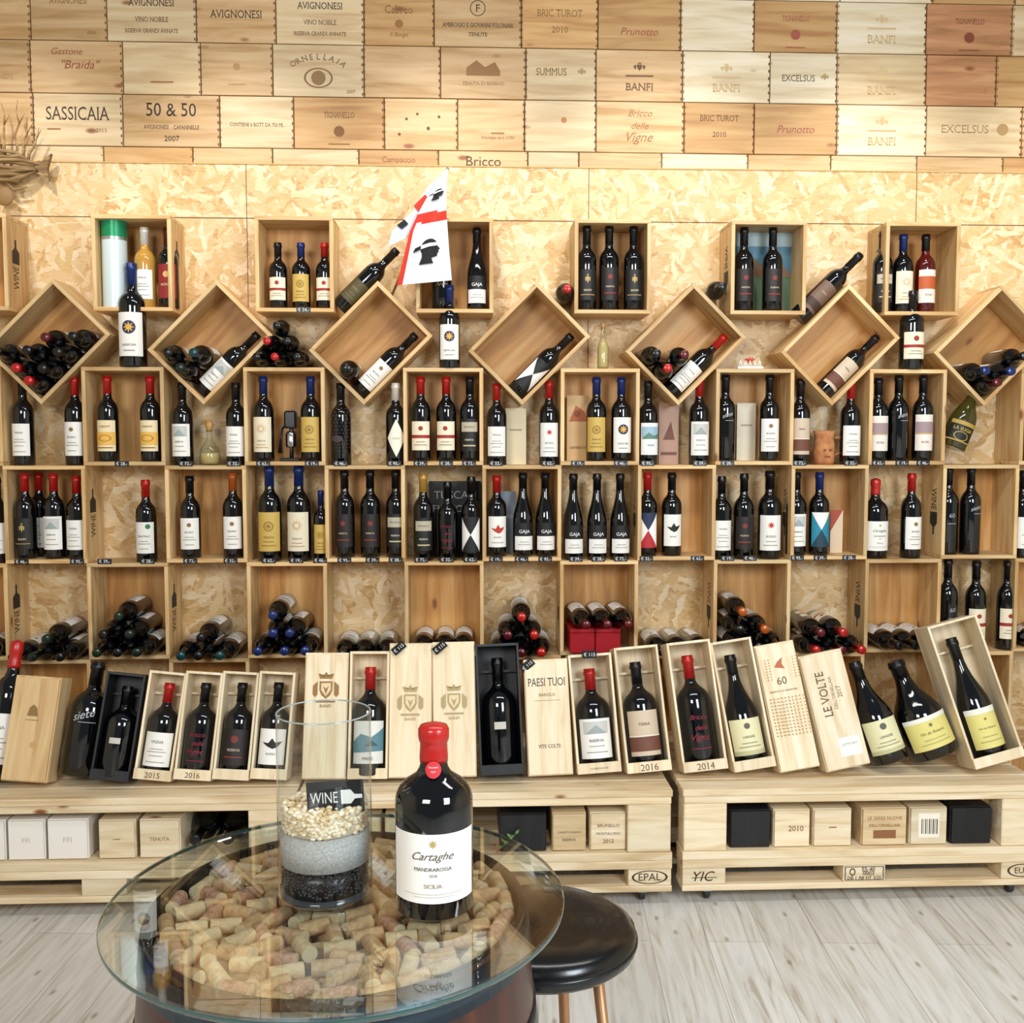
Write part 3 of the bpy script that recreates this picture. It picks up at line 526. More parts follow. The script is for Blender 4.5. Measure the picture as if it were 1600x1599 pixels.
def pile(cx,z,lay,fo,lab,style='W',r=.0365,L=.30,spread=0,jit=.08):
    for k,(n,x0) in enumerate(lay):
        for i in range(n):
            x=cx+x0+(i-(n-1)/2)*(2*r+.0015+spread)
            f=fo[(i+k)%len(fo)]
            bottle((x,YW-.012,z+r+k*(r*1.76)),L,r-.0005,f,style,'%s-foiled bottle %s'%(FO[f][1],lab),frame((random.uniform(-jit,jit)*.5,-1,0),(random.uniform(-.6,.6),-.2,1)),group='bottles '+lab)
pile(X0+2.5*CW-.01,z5,[(3,0),(2,0),(1,0)],'kr','lying in the pyramid between second and third diamond crates','N',.031,.26)
z2=2*RH
PL={-2:([(2,.05)],'k'),-1:([(3,0),(1,.04)],'kn'),0:([(3,0),(2,0),(1,0)],'nk'),1:([(3,0),(1,.01)],'tk'),2:([(3,0),(2,0),(1,-.03)],'bb'),3:([(3,0)],'nk'),4:([(3,0)],'rk'),5:([(3,0),(2,-.01),(1,0)],'rm'),7:([(3,0)],'kk'),8:([(3,0),(2,-.03),(1,-.06)],'ok'),9:([(3,0),(2,-.03)],'rm'),10:([(3,0)],'kk'),12:([(3,0)],'k')}
for c,(lay,fo) in PL.items():
    z=z2+(tk+.0005 if c%2==0 else .0003)
    pile(X0+(c+.5)*CW,z,lay,fo,'lying neck outward in %s column of the bottom shelf'%od(c+2),random.choice(['W','WM','C','WE']))
for k in (0,1):
    cx=X0+6.5*CW+(-.065 if k==0 else .03); rb=thing('gift_box','%s glossy red cardboard box under lying bottles in the bottom shelf'%('left','right')[k],'box',(cx,YF-.03,z2+tk+.0005))
    part('box_body',MB().box(-.046,.046,0,.19,0,.075,0,None,.002),flat('#a81420',.35),rb); part('lid',MB().box(-.0465,.0465,-.002,.19,.0755,.09,0,None,.002),flat('#b51a26',.35),rb)
for i in range(3):
    bottle((X0+6.5*CW+(i-1)*.076,YW-.012,z2+tk+.092+.036),.3,.036,'m','WE','maroon-foiled bottle lying on top of the red boxes',frame((0.05,-1,-.02),(.1*i,-.2,1)),group='bottles lying on the red boxes')
bottle(P(1486,712,YF+.04)+Vector((0,0,.03)),.26,.050,'g','LS','squat olive bottle with black and gold label leaning right under the last diamond crate',frame((.36,0,.93),(-.1,-1,0)),'fatbur','olive')
# ---------- small props on shelves
can=thing('metal_canister','tall white cylindrical canister with flat green top in the first top crate','canister',(UXc[1]-.1255+.0465,YF+.06,zt))
ch=P(181,342,YF+.06).z-zt
part('can_body',MB().lathe([(0,0),(.044,0)],28,0,None,False).lathe([(.044,0),(.044,ch*.77)],28),flat('#cddcdc',.3,.1),can)
part('lid',MB().lathe([(.0447,ch*.77),(.0447,ch*.995)],28).lathe([(.0447,ch*.995),(.0435,ch),(0,ch)],28,0,None,False),flat('#1c8a5c',.3,.3),can)
part('silver_band',MB().lathe([(.0451,ch*.755),(.0451,ch*.785)],28),flat('#c8ccd0',.25,.9),can)
def lathe_thing(name,label,cat,loc,pr,mat,parts=()):
    t=thing(name,label,cat,loc); part('body',MB().lathe(pr,24),mat,t)
    for n,p,m in parts: part(n,MB().lathe(p,20),m,t)
    return t
x=P(328,720,YF+.06).x
t=lathe_thing('glass_decanter','small round clear decanter with stopper between two bottles in the third upper column','bottle',(x,YF+.06,4*RH+.0003),[(0,.004),(.03,0),(.036,.01),(.038,.03),(.034,.06),(.018,.085),(.011,.095),(.011,.125),(.015,.128)],glass_clear,[('amber_oil',[(0,.006),(.028,.004),(.034,.012),(.036,.03),(.034,.045),(0,.045)],flat('#c9ac74',.2)),('stopper',[(0,.122),(.009,.122),(.012,.135),(.016,.15),(.01,.162),(0,.165)],flat('#b98a4e',.4))])
x=P(942,568,YF+.05).x
lathe_thing('glass_flask','slim clear bottle with cork standing right of the fourth diamond crate','bottle',(x,YF+.05,z5),[(0,.003),(.02,0),(.022,.01),(.021,.08),(.012,.11),(.009,.13),(.009,.155)],glass_clear,[('pale_liquid',[(0,.005),(.019,.004),(.0205,.012),(.0195,.08),(.01,.11),(0,.112)],flat('#cbb078',.2)),('cork',[(0,.15),(.008,.15),(.009,.17),(0,.17)],flat('#b98a4e',.7))])
x=P(1287,718,YF+.06).x
t=lathe_thing('clay_jug','brown terracotta jug with painted face standing between bottles','jug',(x,YF+.06,4*RH+.0003),[(0,.003),(.034,0),(.038,.01),(.041,.045),(.038,.08),(.034,.1),(.04,.125),(.042,.127),(.036,.11),(.033,.09),(0,.02)],speck('terracotta',[(.3,'#9a5c34'),(.6,'#c08250')],30))
part('handle',MB().tube([(.036,0,.1),(.06,0,.1),(.066,0,.07),(.058,0,.04),(.038,0,.035)],.006),flat('#a86a3c',.6),t)
mm,mt=marks([('d',-.2,.6,.1,'#7a3a20'),('d',.2,.6,.1,'#7a3a20'),('r',-.2,.3,.2,.36,'#7a3a20')],.05,.09,lambda a,b,o:((.0415+o)*math.sin(a/.04),-(.0415+o)*math.cos(a/.04),b)); part('painted_face',mm,mt,t)
p=P(455,712,YF+.07); t=thing('lever_corkscrew','black and chrome lever corkscrew standing between two blue-foiled bottles','corkscrew',(p.x,YF+.07,4*RH+tk+.0005))
part('base',MB().box(-.035,.035,-.03,.03,0,.012,0,None,.003),flat('#16161a',.3),t)
part('column',MB().tube([(0,.01,.012),(0,.01,.17)],.008),flat('#c8c8cc',.2,1),t)
part('head',MB().box(-.022,.022,-.02,.025,.12,.185,0,None,.006),flat('#1a1a1e',.25),t)
part('clamp',MB().lathe([(0,.05),(.018,.05),(.02,.06),(.02,.1),(.014,.11),(0,.11)],16),flat('#b8b8bc',.2,1),t)
part('lever',MB().tube([(.02,0,.16),(-.03,-.02,.12),(-.036,-.02,.03)],[.006,.007,.009]),flat('#101014',.3),t)
p=P(1172,566,YF+.05); t=thing('coral_ornament','small white and red seaside ornament between fourth and fifth diamond crates','ornament',(p.x,YF+.05,z5))
mb=MB().box(-.05,.05,-.012,.015,0,.012,0,None,.004); part('base',mb,flat('#e6e0d4',.6),t)
mb=MB()
for i,(xx,hh) in enumerate(((-.036,.022),(-.018,.016),(0,.02),(.018,.016),(.036,.022))): mb.tube([(xx-.005,0,.012),(xx,0,.012+hh),(xx+.006,0,.012)],.0035,6)
part('white_letters',mb,flat('#f2ede4',.5),t)
mb=MB()
for a_ in (-.9,-.45,0,.45,.9): mb.tube([(0,.004,.02),(.012*math.sin(a_),.002,.036),(.026*math.sin(a_),.004,.026+.022*math.cos(a_))],[.004,.003,.0015],6)
part('red_coral',mb,flat('#b8281c',.5),t)
def card(name,label,cat,u0,v0,u1,v1,Y,c,ms,zb):
    a=P(u0,v0,Y);b=P(u1,v1,Y); W=b.x-a.x; H=a.z-zb
    t=thing(name,label,cat,((a.x+b.x)/2,Y,zb)); part('card',MB().box(-W/2,W/2,0,.004,0,H),flat(c,.5),t)
    mm,mt=marks(ms,W,H,flatmap()); part('printed_picture',mm,mt,t)
z4e=4*RH+tk+.0005; z4o=4*RH+.0003; z3o=3*RH+.0003
card('picture_card','cream picture card with cloud drawing behind bottles in the eighth upper column','card',886,618,920,715,YF+.13,'#d8b078',[('p',[(-.4,.6),(-.1,.85),(.3,.75),(.45,.6)],'#b0643c'),('d',-.05,.72,.15,'#8c4a2c'),T('SAPERE DI',0,.2,.7,'#5c3420')],z4e)
card('picture_card','dusky card with a boat picture between two bottles in the ninth upper column','card',1030,630,1060,720,YF+.13,'#b89078',[('p',[(-.3,.4),(.3,.4),(.1,.7)],'#7a4a3a'),('r',-.4,.15,.4,.2,'#7a4a40')],z4o)
card('blank_card','plain white card behind bottles in the tenth upper column','card',1152,630,1180,715,YF+.13,'#d8cdb4',[('r',-.3,.6,.3,.63,'#a89880')],z4e)
card('paper_box','plain cream packet behind a bottle in the seventh upper column','box',790,638,822,720,YF+.12,'#e0cfa8',[('r',-.3,.6,.3,.63,'#a89880')],z4o)
card('black_sign','black sign with white capital lettering behind three bottles in the middle shelf','sign',670,752,752,868,YF+.14,'#101012',[T('TUSCAN',0,.82,.8,'#b8b4aa'),T('FLAVOUR',0,.64,.84,'#b8b4aa')],z3o)
card('folded_card','red and white card standing beside the teal hourglass bottle','card',1298,797,1316,858,YF+.1,'#e0c8a8',[('p',[(-.5,1),(.5,1),(-.5,.5)],'#a84a34')],3*RH+tk+.0005)
card('picture_card','seaside painting leaning behind two bottles in the fifth top crate','picture',1146,358,1236,485,YF+.14,'#4e7e94',[('r',-.5,0,.5,.45,'#566e50'),('p',[(-.5,.45),(-.2,.7),(.1,.5),(.3,.62),(.5,.45)],'#8a6a4a'),('r',-.5,.8,.5,1,'#a8bcc0')],zt)
card('grey_box','grey-white carton behind the two black and white labelled bottles','box',783,768,806,862,YF+.13,'#8d98a4',[T('BIO',0,.6,.5,'#e8e8e8')],3*RH+tk+.0005)
def ptag(p,W,H,label,s,R=None):
    t=thing('price_tag',label,'price tag',p,R,'handwritten price tags'); part('plate',MB().box(-W/2,W/2,0,.0015,-H/2,H/2),flat('#0e0e10',.4),t)
    mm,mt=marks([T(s,0,.5,.8,'#e8e8e4')],W,H,lambda a,b,o:(a,-o,b-H/2)); part('handwriting',mm,mt,t)
pr=['€ 19,-','€ 39,-','€ 32,-','€ 46,-','€ 28,-','€ 62,-','€ 95,-','€ 72,-']
tg={4:[190,290,365,411,487,532,616,657,697,733,775,857,903,970,1012,1094,1137,1250,1330,1373,1410,1443],3:[33,120,163,230,297,360,420,463,500,538,582,618,658,698,735,775,815,852,900,935,970,1010,1090,1137,1172,1246,1282,1327]}
for row,us in tg.items():
    for n,u in enumerate(us):
        vv=725 if row==4 else 878
        p=P(u,vv,YF-.004); ptag((p.x,YF-.0016,row*RH+.0065),.05,.019,'black price tag with white price, %s from left on the %s shelf edge'%(od(n),RNAME[row]),pr[(n*3+row)%8])
p=P(474,490,YF-.004); ptag((p.x,YF-.0001,UZ+.007),.05,.019,'black price tag under the three small bottles in the second top crate','€ 24,-')
# ---------- flag
ft=thing('flag','white island flag with red cross and four black heads hanging from a slanted pole','flag',(0,0,0))
YL=YF-.05
pa=P(700,262,YL); pb=P(612,462,YF+.02); part('pole',MB().tube([pb,pa],.005),flat('#7a5a34',.5),ft)
le=[(694,268),(672,300),(655,330),(640,362),(630,405),(620,446)]; re=[(700,263),(698,290),(697,320),(699,352),(702,395),(706,438)]
def lerp(L,t):
    t=max(0,min(.9999,t))*(len(L)-1); i=int(t); f=t-i; return (L[i][0]*(1-f)+L[i+1][0]*f,L[i][1]*(1-f)+L[i+1][1]*f)
def fp(s,t,o=0):
    a=lerp(le,t);b=lerp(re,t); u=a[0]*(1-s)+b[0]*s; v=a[1]*(1-s)+b[1]*s
    return P(u,v,YL-.02+.012*math.sin(s*6+t*2)*min(1,t*2)-o)
nx,ny=20,44; mb=MB(); vs=[fp(i/nx,j/ny) for j in range(ny+1) for i in range(nx+1)]
mb.v=[tuple(v) for v in vs]
for j in range(ny):
    for i in range(nx):
        a=j*(nx+1)+i; mb.f.append((a,a+nx+1,a+nx+2,a+1)); t=(j+.5)/ny; mb.m.append(1 if (.43<t-.02*(i/nx)<.53) or (i<2 and t>.53) else 0); mb.s.append(True)
cl=part('cloth',mb,[flat('#d4d8e2',.8),flat('#c6301e',.8)],ft)
def circ(cx,cy,rx,ry,n=18): return [(cx+rx*math.cos(6.2832*i/n),cy+ry*math.sin(6.2832*i/n)) for i in range(n)]
def head(cx,cy,sx,sy):
    H=[circ(0,.25,.52,.5),[(.2,.3),(.5,.28),(.66,.08),(.54,.02),(.58,-.1),(.5,-.16),(.48,-.32),(.2,-.38),(.0,-.2)],[(-.42,.1),(.2,.0),(.18,-.45),(.28,-.72),(-.5,-.72),(-.38,-.3)]]
    B=[(-.5,.2),(0,.3),(.53,.3),(.5,.48),(0,.5),(-.5,.42)]
    K=[(-.46,.42),(-.85,.3),(-.95,.05),(-.7,.12),(-.46,.22)]
    q=lambda pts:[(cx+x*sx,cy-y*sy) for x,y in pts]
    return [(q(h),0) for h in H]+[(q(K),2),(q(B),1)]
mb=MB(); cs=['#0e0e10','#f0f0f4','#0f0f11']; o=.003
def subfan(q,o,c):
    cen=(sum(x for x,y in q)/len(q),sum(y for x,y in q)/len(q)); T_=[(cen,q[i],q[(i+1)%len(q)]) for i in range(len(q))]
    for _ in range(2):
        T2=[]
        for a,b,d in T_:
            h=lambda m,n:((m[0]+n[0])/2,(m[1]+n[1])/2); ab,bd,da=h(a,b),h(b,d),h(d,a); T2+=[(a,ab,da),(ab,b,bd),(da,bd,d),(ab,bd,da)]
        T_=T2
    for t in T_: mb.add([fp(x,y,o) for x,y in t],[(0,1,2)],c)
for hd in (head(.55,.77,.38,.125),head(.55,.26,.5,.075)):
    for q,c in hd: subfan(q,o,c); o+=.0006
part('black_heads',mb,[flat(c,.8) for c in cs],cl)
q=[(690,270),(668,292),(645,330),(612,362),(606,386),(634,372),(650,345)]
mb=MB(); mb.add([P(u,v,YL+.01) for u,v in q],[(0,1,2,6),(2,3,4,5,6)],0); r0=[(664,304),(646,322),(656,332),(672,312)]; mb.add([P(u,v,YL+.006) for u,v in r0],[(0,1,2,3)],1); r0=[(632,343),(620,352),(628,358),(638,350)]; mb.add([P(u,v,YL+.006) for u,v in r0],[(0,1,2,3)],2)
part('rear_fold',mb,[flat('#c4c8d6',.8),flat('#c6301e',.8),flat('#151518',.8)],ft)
# ---------- driftwood fish ornament
o=P(12,262,YW-.04); t=thing('driftwood_fish','weathered driftwood fish ornament hung on the left of the chipboard wall','ornament',o)
dw=wood('driftwood','#6c5030','#927248','#b4966a','x',1.4,False,.8)
rr_=random.Random(5)
mb=MB()
for k in range(9):
    zz=-.05+.0125*k; half=.125*math.sqrt(max(.05,1-(zz/.065)**2)); mb.tube([(-half,rr_.uniform(-.012,.012),zz*.6),(-half*.4,rr_.uniform(-.022,-.005),zz+rr_.uniform(-.006,.006)),(half*.1,rr_.uniform(-.022,-.005),zz+rr_.uniform(-.006,.006)),(half*.5,rr_.uniform(-.022,-.005),zz),(half,rr_.uniform(-.01,.01),zz*.35)],[.003,.0085,.007,.008,.003],6)
part('fish_body',mb,dw,t)
part('tail_fin',MB().add([(.1,-.01,.0),(.16,-.01,.05),(.145,-.01,0),(.15,-.01,-.05),(.1,.008,.0),(.16,.008,.05),(.145,.008,0),(.15,.008,-.05)],[(0,1,2),(0,2,3),(4,6,5),(4,7,6),(0,4,5,1),(1,5,6,2),(2,6,7,3),(3,7,4,0)]),dw,t)
mb=MB()
for a,l in ((-.06,.12),(-.03,.15),(-.005,.2),(.03,.21),(.05,.15),(.075,.11)):
    pts=[(a,0,.03)]
    for k in range(1,6): pts.append((a*(1+k*.12)+rr_.uniform(-.008,.008),-.004,.03+l*k/5))
    mb.tube(pts,[.006,.0055,.0045,.0035,.0025,.001],6)
    j=pts[3]; mb.tube([j,(j[0]+rr_.choice((-1,1))*.022,-.004,j[2]+.04)],[.003,.0008],5)
part('branch_fins',mb,dw,t)
part('belly_fin',MB().tube([(-.02,0,-.04),(.02,0,-.08),(.07,0,-.07)],[.008,.006,.002],6),dw,t)
mb=MB().lathe([(0,-.006),(.032,-.004),(.034,0),(.03,.005),(0,.006)],18,0,Matrix.Translation((-.01,-.01,-.105))@Matrix.Rotation(math.pi/2,4,'X')); part('wooden_disc',mb,flat('#8a6c42',.7),t)
part('eye',MB().lathe([(0,-.006),(.008,-.003),(.008,.003),(0,.006)],12,0,Matrix.Translation((-.07,-.03,.01))@Matrix.Rotation(math.pi/2,4,'X')),flat('#2a2018',.5),t)
# ---------- pallets
YP=3.2; DZ=.381; PD=.53
def pallet(xa,L,label,prints):
    t=thing('pallet_bench',label,'pallet',(xa,YP,0))
    w=.098; g=(PD-5*w)/4
    for k in range(5): part('deck_board',MB().box(0,L,k*(w+g),k*(w+g)+w,.359,DZ,0,None,.002),PAL,t)
    for y in (0,PD-.1): part('stringer',MB().box(.004,L-.004,y+.003,y+.1,.334,.3585,0,None,.002),PAL,t)
    for x_ in (.004,L-.145):
        for y in (.004,PD-.1): part('corner_block',MB().box(x_,x_+.14,y,y+.09,.176,.3335,0,None,.003),PALX,t)
    for y in (0,PD*.5-.05,PD-.1):
        part('middle_board',MB().box(0,L,y,y+.1,.1485,.1755,0,None,.002),PAL,t); part('middle_board',MB().box(0,L,y,y+.1,.121,.148,0,None,.002),PAL,t)
        part('bottom_board',MB().box(0,L,y,y+.1,.045,.065,0,None,.002),PAL,t)
    bl=[]
    for x_ in (.002,L/2-.07,L-.142):
        for y in (.004,PD-.1):
            b=part('foot_block',MB().box(x_,x_+.14,y,y+.09,.0655,.1205,0,None,.002),PALX,t)
            if y<.01: bl.append((b,x_))
    for (b,x_),ms in zip(bl,prints):
        if ms: mm,mt=marks(ms,.14,.055,lambda a,c,o:(x_+.07+a,.004-o,.0655+c)); part('stamp',mm,mt,b)
    for x_ in (.09,L-.09):
        c=part('caster',MB().box(x_-.014,x_+.014,.03,.07,.03,.045),flat('#8a8c90',.3,1),t)
        part('wheel',MB().lathe([(0,-.009),(.018,-.009),(.02,-.006),(.02,.006),(.018,.009),(0,.009)],18,0,Matrix.Translation((x_,.05,.0205))@Matrix.Rotation(math.pi/2,4,'Y')),flat('#2a2a2c',.5),c)
    return t
K='#3a2418'
xr=P(1066,1380,YP).x; xl=P(1050,1380,YP).x-1.2
EP=[('o',0,.5,.42,.16,.12,K),T('EPAL',0,.52,.52,K)]; EU=[('o',0,.5,.36,.16,.14,K),T('EUR',0,.5,.36,K)]
ES=[('r',-.46,.08,.46,.12,K),('r',-.46,.88,.46,.92,K),('r',-.46,.08,-.44,.92,K),('r',.44,.08,.46,.92,K),('o',-.28,.6,.07,.09,.3,K),T('ES-40',.1,.75,.3,K),T('0003',.1,.52,.26,K),T('DB 1 AB HT 3/25',0,.24,.8,K)]
pallet(xr,1.2,'right pale wooden pallet bench on casters with stamped blocks',[[T('YIC',0,.5,.5,K,.3),('r',-.3,.4,.3,.44,K)],ES,EU])
pallet(xl,1.2,'middle pale wooden pallet bench on casters behind the glass table',[[],[],EP])
pallet(xl-1.21,1.2,'leftmost pale wooden pallet bench reaching past the photo edge',[[],[],[]])
def store(u0,u1,mat,label,ms=(),h=.125,Y=3.225):
    a=P(u0,1300,Y).x;b=P(u1,1300,Y).x; W=b-a-.004
    t=thing('wine_box',label,'wooden box',((a+b)/2,Y,.176)); part('box_body',MB().box(-W/2,W/2,.008,.33,0,h,0,None,.002),mat,t); part('end_board',MB().box(-W/2+.003,W/2-.003,0,.0078,.003,h-.003,0,None,.001),mat,t)
    if ms: mm,mt=marks(ms,W,h,flatmap()); part('lettering',mm,mt,t)
BAR=[('r',-.2+i*.05,.3,-.2+i*.05+(.012 if i%2 else .025),.7,'#2a2420') for i in range(9)]
store(1140,1205,BLK,'matt black wooden box end, left one inside the right pallet bench')
store(1208,1267,PALX,'pale box end stamped with a year inside the right pallet bench',[T('2010',.1,.5,.42,'#7a4a30')])
store(1270,1332,PALX,'plain pale box end third from left inside the right pallet bench',[('r',-.1,.5,.1,.53,FD)])
store(1346,1418,LIDS[2],'honey box end with printed lettering inside the right pallet bench',[T('LE SERRE NUOVE',0,.74,.76,'#8a5c38'),T("DELL'ORNELLAIA",0,.55,.7,'#8a5c38'),('r',-.25,.2,.25,.42,'#8a5c38')])
store(1421,1481,LIDS[3],'pale box end with a barcode sticker inside the right pallet bench',[('r',-.28,.2,.28,.85,'#efe6d4')]+BAR)
store(1485,1550,BLK,'matt black wooden box end, right one inside the right pallet bench')
store(780,855,BLK,'matt black wooden box end inside the middle pallet bench')
store(862,917,LIDS[2],'box end with tiny dark lettering inside the middle pallet bench',[T('CHIANTI CLASSICO',0,.5,.7,'#5a3c24'),T('RISERVA',0,.3,.4,'#5a3c24')])
store(921,980,PALX,'pale box end with stacked small lettering inside the middle pallet bench',[T('BRUNELLO',0,.66,.6,'#6a4a2c'),T('MONTALCINO',0,.45,.66,'#6a4a2c'),T('2012',0,.25,.3,'#6a4a2c')])
WH=flat('#f1ece4',.5)
store(-60,8,WH,'white carton end cut by the left edge inside the leftmost pallet bench',[T('FT',0,.5,.16,'#c8b8b0')],.13)
store(10,70,WH,'white carton end with faint stamp inside the leftmost pallet bench',[T('FFI',0,.5,.2,'#c8b8b0')],.13)
store(72,138,WH,'right white carton end with faint stamp inside the leftmost pallet bench',[T('FFI',0,.5,.2,'#c8b8b0')],.13)
store(152,212,PALX,'pale box end right of the white cartons inside the leftmost pallet bench',[('r',-.1,.5,.1,.52,FD)])
store(216,282,LIDS[3],'pale box end with faint lettering behind the glass table edge',[T('TENUTA',0,.5,.5,FD)])
store(535,595,PALX,'pale box end behind the glass vase inside the middle pallet bench')
store(600,660,PALX,'pale box end behind the big red-wax bottle inside the middle pallet bench')
for n_,u in enumerate((312,362)):
    p=P(u,1300,3.30); bottle((p.x,3.58,.176+.0505),.34,.05,'k','N','%s black magnum lying inside the leftmost pallet bench behind the glass table'%('left','right')[n_],frame((0,-1,0),(0,0,1)),'fat')
p=P(790,1300,3.21); t=thing('green_sprig','small green leafy sprig lying before the black box behind the glass table','sprig',(p.x,3.212,.178))
part('stem',MB().tube([(-.03,0,.004),(0,-.002,.03),(.03,0,.06)],.0015,6),flat('#4c6a34',.6),t)
mb=MB()
for k in range(7):
    s_=k/6; cx_,cz_=-.025+.055*s_,.012+.05*s_; a_=.9+(k%2)*1.6; l_=.022
    tip=(cx_+l_*math.cos(a_),-.004,cz_+l_*math.sin(a_)); px_,pz_=-math.sin(a_)*.005,math.cos(a_)*.005
    m_=(cx_+l_*.5*math.cos(a_),cz_+l_*.5*math.sin(a_)); mb.add([(cx_,-.002,cz_),(m_[0]+px_,-.005,m_[1]+pz_),tip,(m_[0]-px_,-.005,m_[1]-pz_)],[(0,1,2,3)])
part('leaves',mb,flat('#5c8a48',.6),t)
# ---------- leaning boxes
LA=math.radians(14)
def leanpose(ub,ut,vt,w,tt,YB=3.275):
    zb=DZ+tt*math.sin(LA)+.0005; L=.4; B=None
    for _ in range(6):
        B=P(ub,1218,YB); Tp=P(ut,vt,YB+L*math.sin(LA)); rho=math.atan2(Tp.x-B.x,Tp.z-B.z)
        B=Vector((B.x,YB,zb+abs(math.sin(rho))*w/2)); L=(Tp-B).length
    return B,(Tp-B).normalized(),L
def leanbox(ub,ut,vt,w,kind,label,ms=(),lip=None,bot=None,tt=.105,mat=None):
    if kind=='open' and w>.135: tt=.125
    B,z,L=leanpose(ub,ut,vt,w,tt); R=frame(z,(0,-1,0)); m=mat or PALE
    t=thing('wine_box',label,'wooden box',B,R)
    if kind=='closed':
        part('box_body',MB().box(-w/2,w/2,.008,tt,0,L,0,None,.002),m,t)
        lid=part('sliding_lid',MB().box(-w/2+.003,w/2-.003,0,.0078,.004,L-.006,0,None,.001),m,t)
        if callable(ms): ms=ms(w,L)
        if ms: mm,mt=marks(ms,w,L,flatmap()); part('lettering',mm,mt,lid)
    else:
        s=.008
        part('back_panel',MB().box(-w/2,w/2,tt-s,tt,0,L,0,None,.001),m,t)
        for q in (-1,1): part('side_panel',MB().box(min(q*w/2,q*(w/2-s)),max(q*w/2,q*(w/2-s)),0,tt-s-.0004,0,L,0,None,.001),m,t)
        part('end_panel',MB().box(-w/2+s+.0004,w/2-s-.0004,.0,tt-s-.0004,L-s,L),m,t); part('end_panel',MB().box(-w/2+s+.0004,w/2-s-.0004,.0,tt-s-.0004,0,s),m,t)
        lp=part('front_lip',MB().box(-w/2+.0004,w/2-.0004,-.007,-.0004,0,.034,0,None,.001),m,t)
        part('neck_rest',MB().box(-w/2+s,w/2-s,tt*.72,tt-s-.0006,L*.78,L*.78+.008),m,t)
        if lip: mm,mt=marks([T(lip,0,.45,.4,'#5c3a22')],w,.034,lambda a,b,o:(a,-.007-o,b)); part('lettering',mm,mt,lp)
        if bot:
            fo,sty,sh,desc=bot; r=min((w-2*s-.004)/2,.0575)
            c=B+R@Vector((0,min(r+.002,tt-s-r-.001),s+.002))
            bottle(c,L*.86,r,fo,sty,desc,R,{'bdx':'fat','bur':'fatbur'}[sh])
    return t
leanbox(35,60,1057,.145,'closed','honey-toned closed box with crest leaning at the far left of the display',[('p',[(-.12,.62),(.12,.62),(.08,.7),(0,.73),(-.08,.7)],'#8a6a3a'),('r',-.14,.58,.14,.585,'#6a4a2c'),('d',.1,.35,.07,'#c89a5a')],mat=wood('honey_box','#c49a64','#dab884','#e6ca9e','z',.8,False,.5,.05))
leanbox(170,198,1052,.125,'open','black open box leaning between a large black bottle and pale boxes',bot=('k','SB','bdx','black magnum in the left black open box'),mat=BLK)
leanbox(237,263,1050,.12,'open','pale open box holding a red-foiled white-label magnum, left in its row of four',lip='2015',bot=('r','W','bdx','red-foiled magnum with white label in a pale open box at left'))
leanbox(300,320,1050,.12,'open','pale open box stamped with a year, second in its row of four',lip='2016',bot=('k','DS','bdx','dark magnum with red script in the second small pale box'))
leanbox(360,377,1050,.117,'open','pale open box, third in its row of four',bot=('k','DR','bdx','dark magnum with black label in the third small pale box'))
leanbox(419,434,1050,.117,'open','pale open box left of the glass vase, fourth in its row',bot=('k','BB','bdx','magnum with black bird label in the box left of the glass vase'))
leanbox(505,511,1020,.142,'closed','closed pale box with brown crest behind the glass vase',lambda w,L:shield(.7,'#96703c',w,L))
leanbox(574,578,1018,.13,'open','pale open box holding a blue-painted label magnum right of the vase',bot=('r','TL','bdx','red-foiled magnum with blue painted label between vase and closed boxes'))
leanbox(640,642,1005,.142,'closed','closed pale box with grey crest, left of the twin pair',lambda w,L:shield(.55,'#b09a6c',w,L))
leanbox(711,708,1003,.142,'closed','closed pale box with grey crest, right of the twin pair',lambda w,L:shield(.55,'#b09a6c',w,L))
leanbox(785,776,1006,.145,'open','black open box in the middle of the display',bot=('k','SB','bdx','black magnum in the middle black open box'),mat=BLK)
leanbox(861,852,1030,.148,'closed','closed pale box with bold black capitals right of the middle black box',[T('PAESI TUOI',0,.8,.84,'#1c1612',0,0,1.5),T('BAROLO',0,.69,.36,'#6a5434'),('r',-.3,.64,.3,.643,'#8a744a'),T('VITE COLTE',0,.25,.5,'#4a3a28',0,0,1.2)])
leanbox(937,921,1022,.145,'open','pale open box with a white-label magnum left of the bench gap',lip='LE SERRE NUOVE',bot=('r','WM','bdx','red-foiled magnum with white engraved label near the bench gap'))
leanbox(1015,993,1010,.148,'open','pale open box with a beige-label magnum at the bench gap',lip='2016',bot=('k','BR','bdx','magnum with beige and brown label at the bench gap'))
leanbox(1103,1075,1002,.148,'open','pale open box stamped with a year at the left end of the right bench',lip='2014',bot=('r','DS','bdx','red-foiled dark magnum with red script on the right bench'))
leanbox(1180,1141,1000,.14,'open','pale open box with a sloping-shouldered bottle second on the right bench',bot=('k','CL','bur','burgundy-shaped magnum with cream label in a box on the right bench'))
leanbox(1251,1209,1005,.136,'closed','closed pale box with dotted pattern and a number on the right bench',[('p',[(-.12,.81),(-.02,.85),(.12,.88),(.08,.83),(.14,.79),(0,.8)],'#b8623a'),T('60',0,.7,.24,'#5a4630'),T('PRIMITIVO DI MANDURIA',0,.62,.7,'#6a5030')]+[('d',-.38+i*.085,.28+j*.026,.018,'#a07c44') for i in range(10) for j in range(12)]+[('d',-.38+i*.085,.72+j*.022,.018,'#a8844c') for i in (0,1,8,9) for j in range(8)])
tb=leanbox(1327,1281,1020,.15,'closed','closed pale box with sideways lettering and white sticker on the right bench',[('r',-.1,.1,.38,.26,'#ece8e0'),T('LOTTO 2017',.14,.2,.34,'#4a4640')])
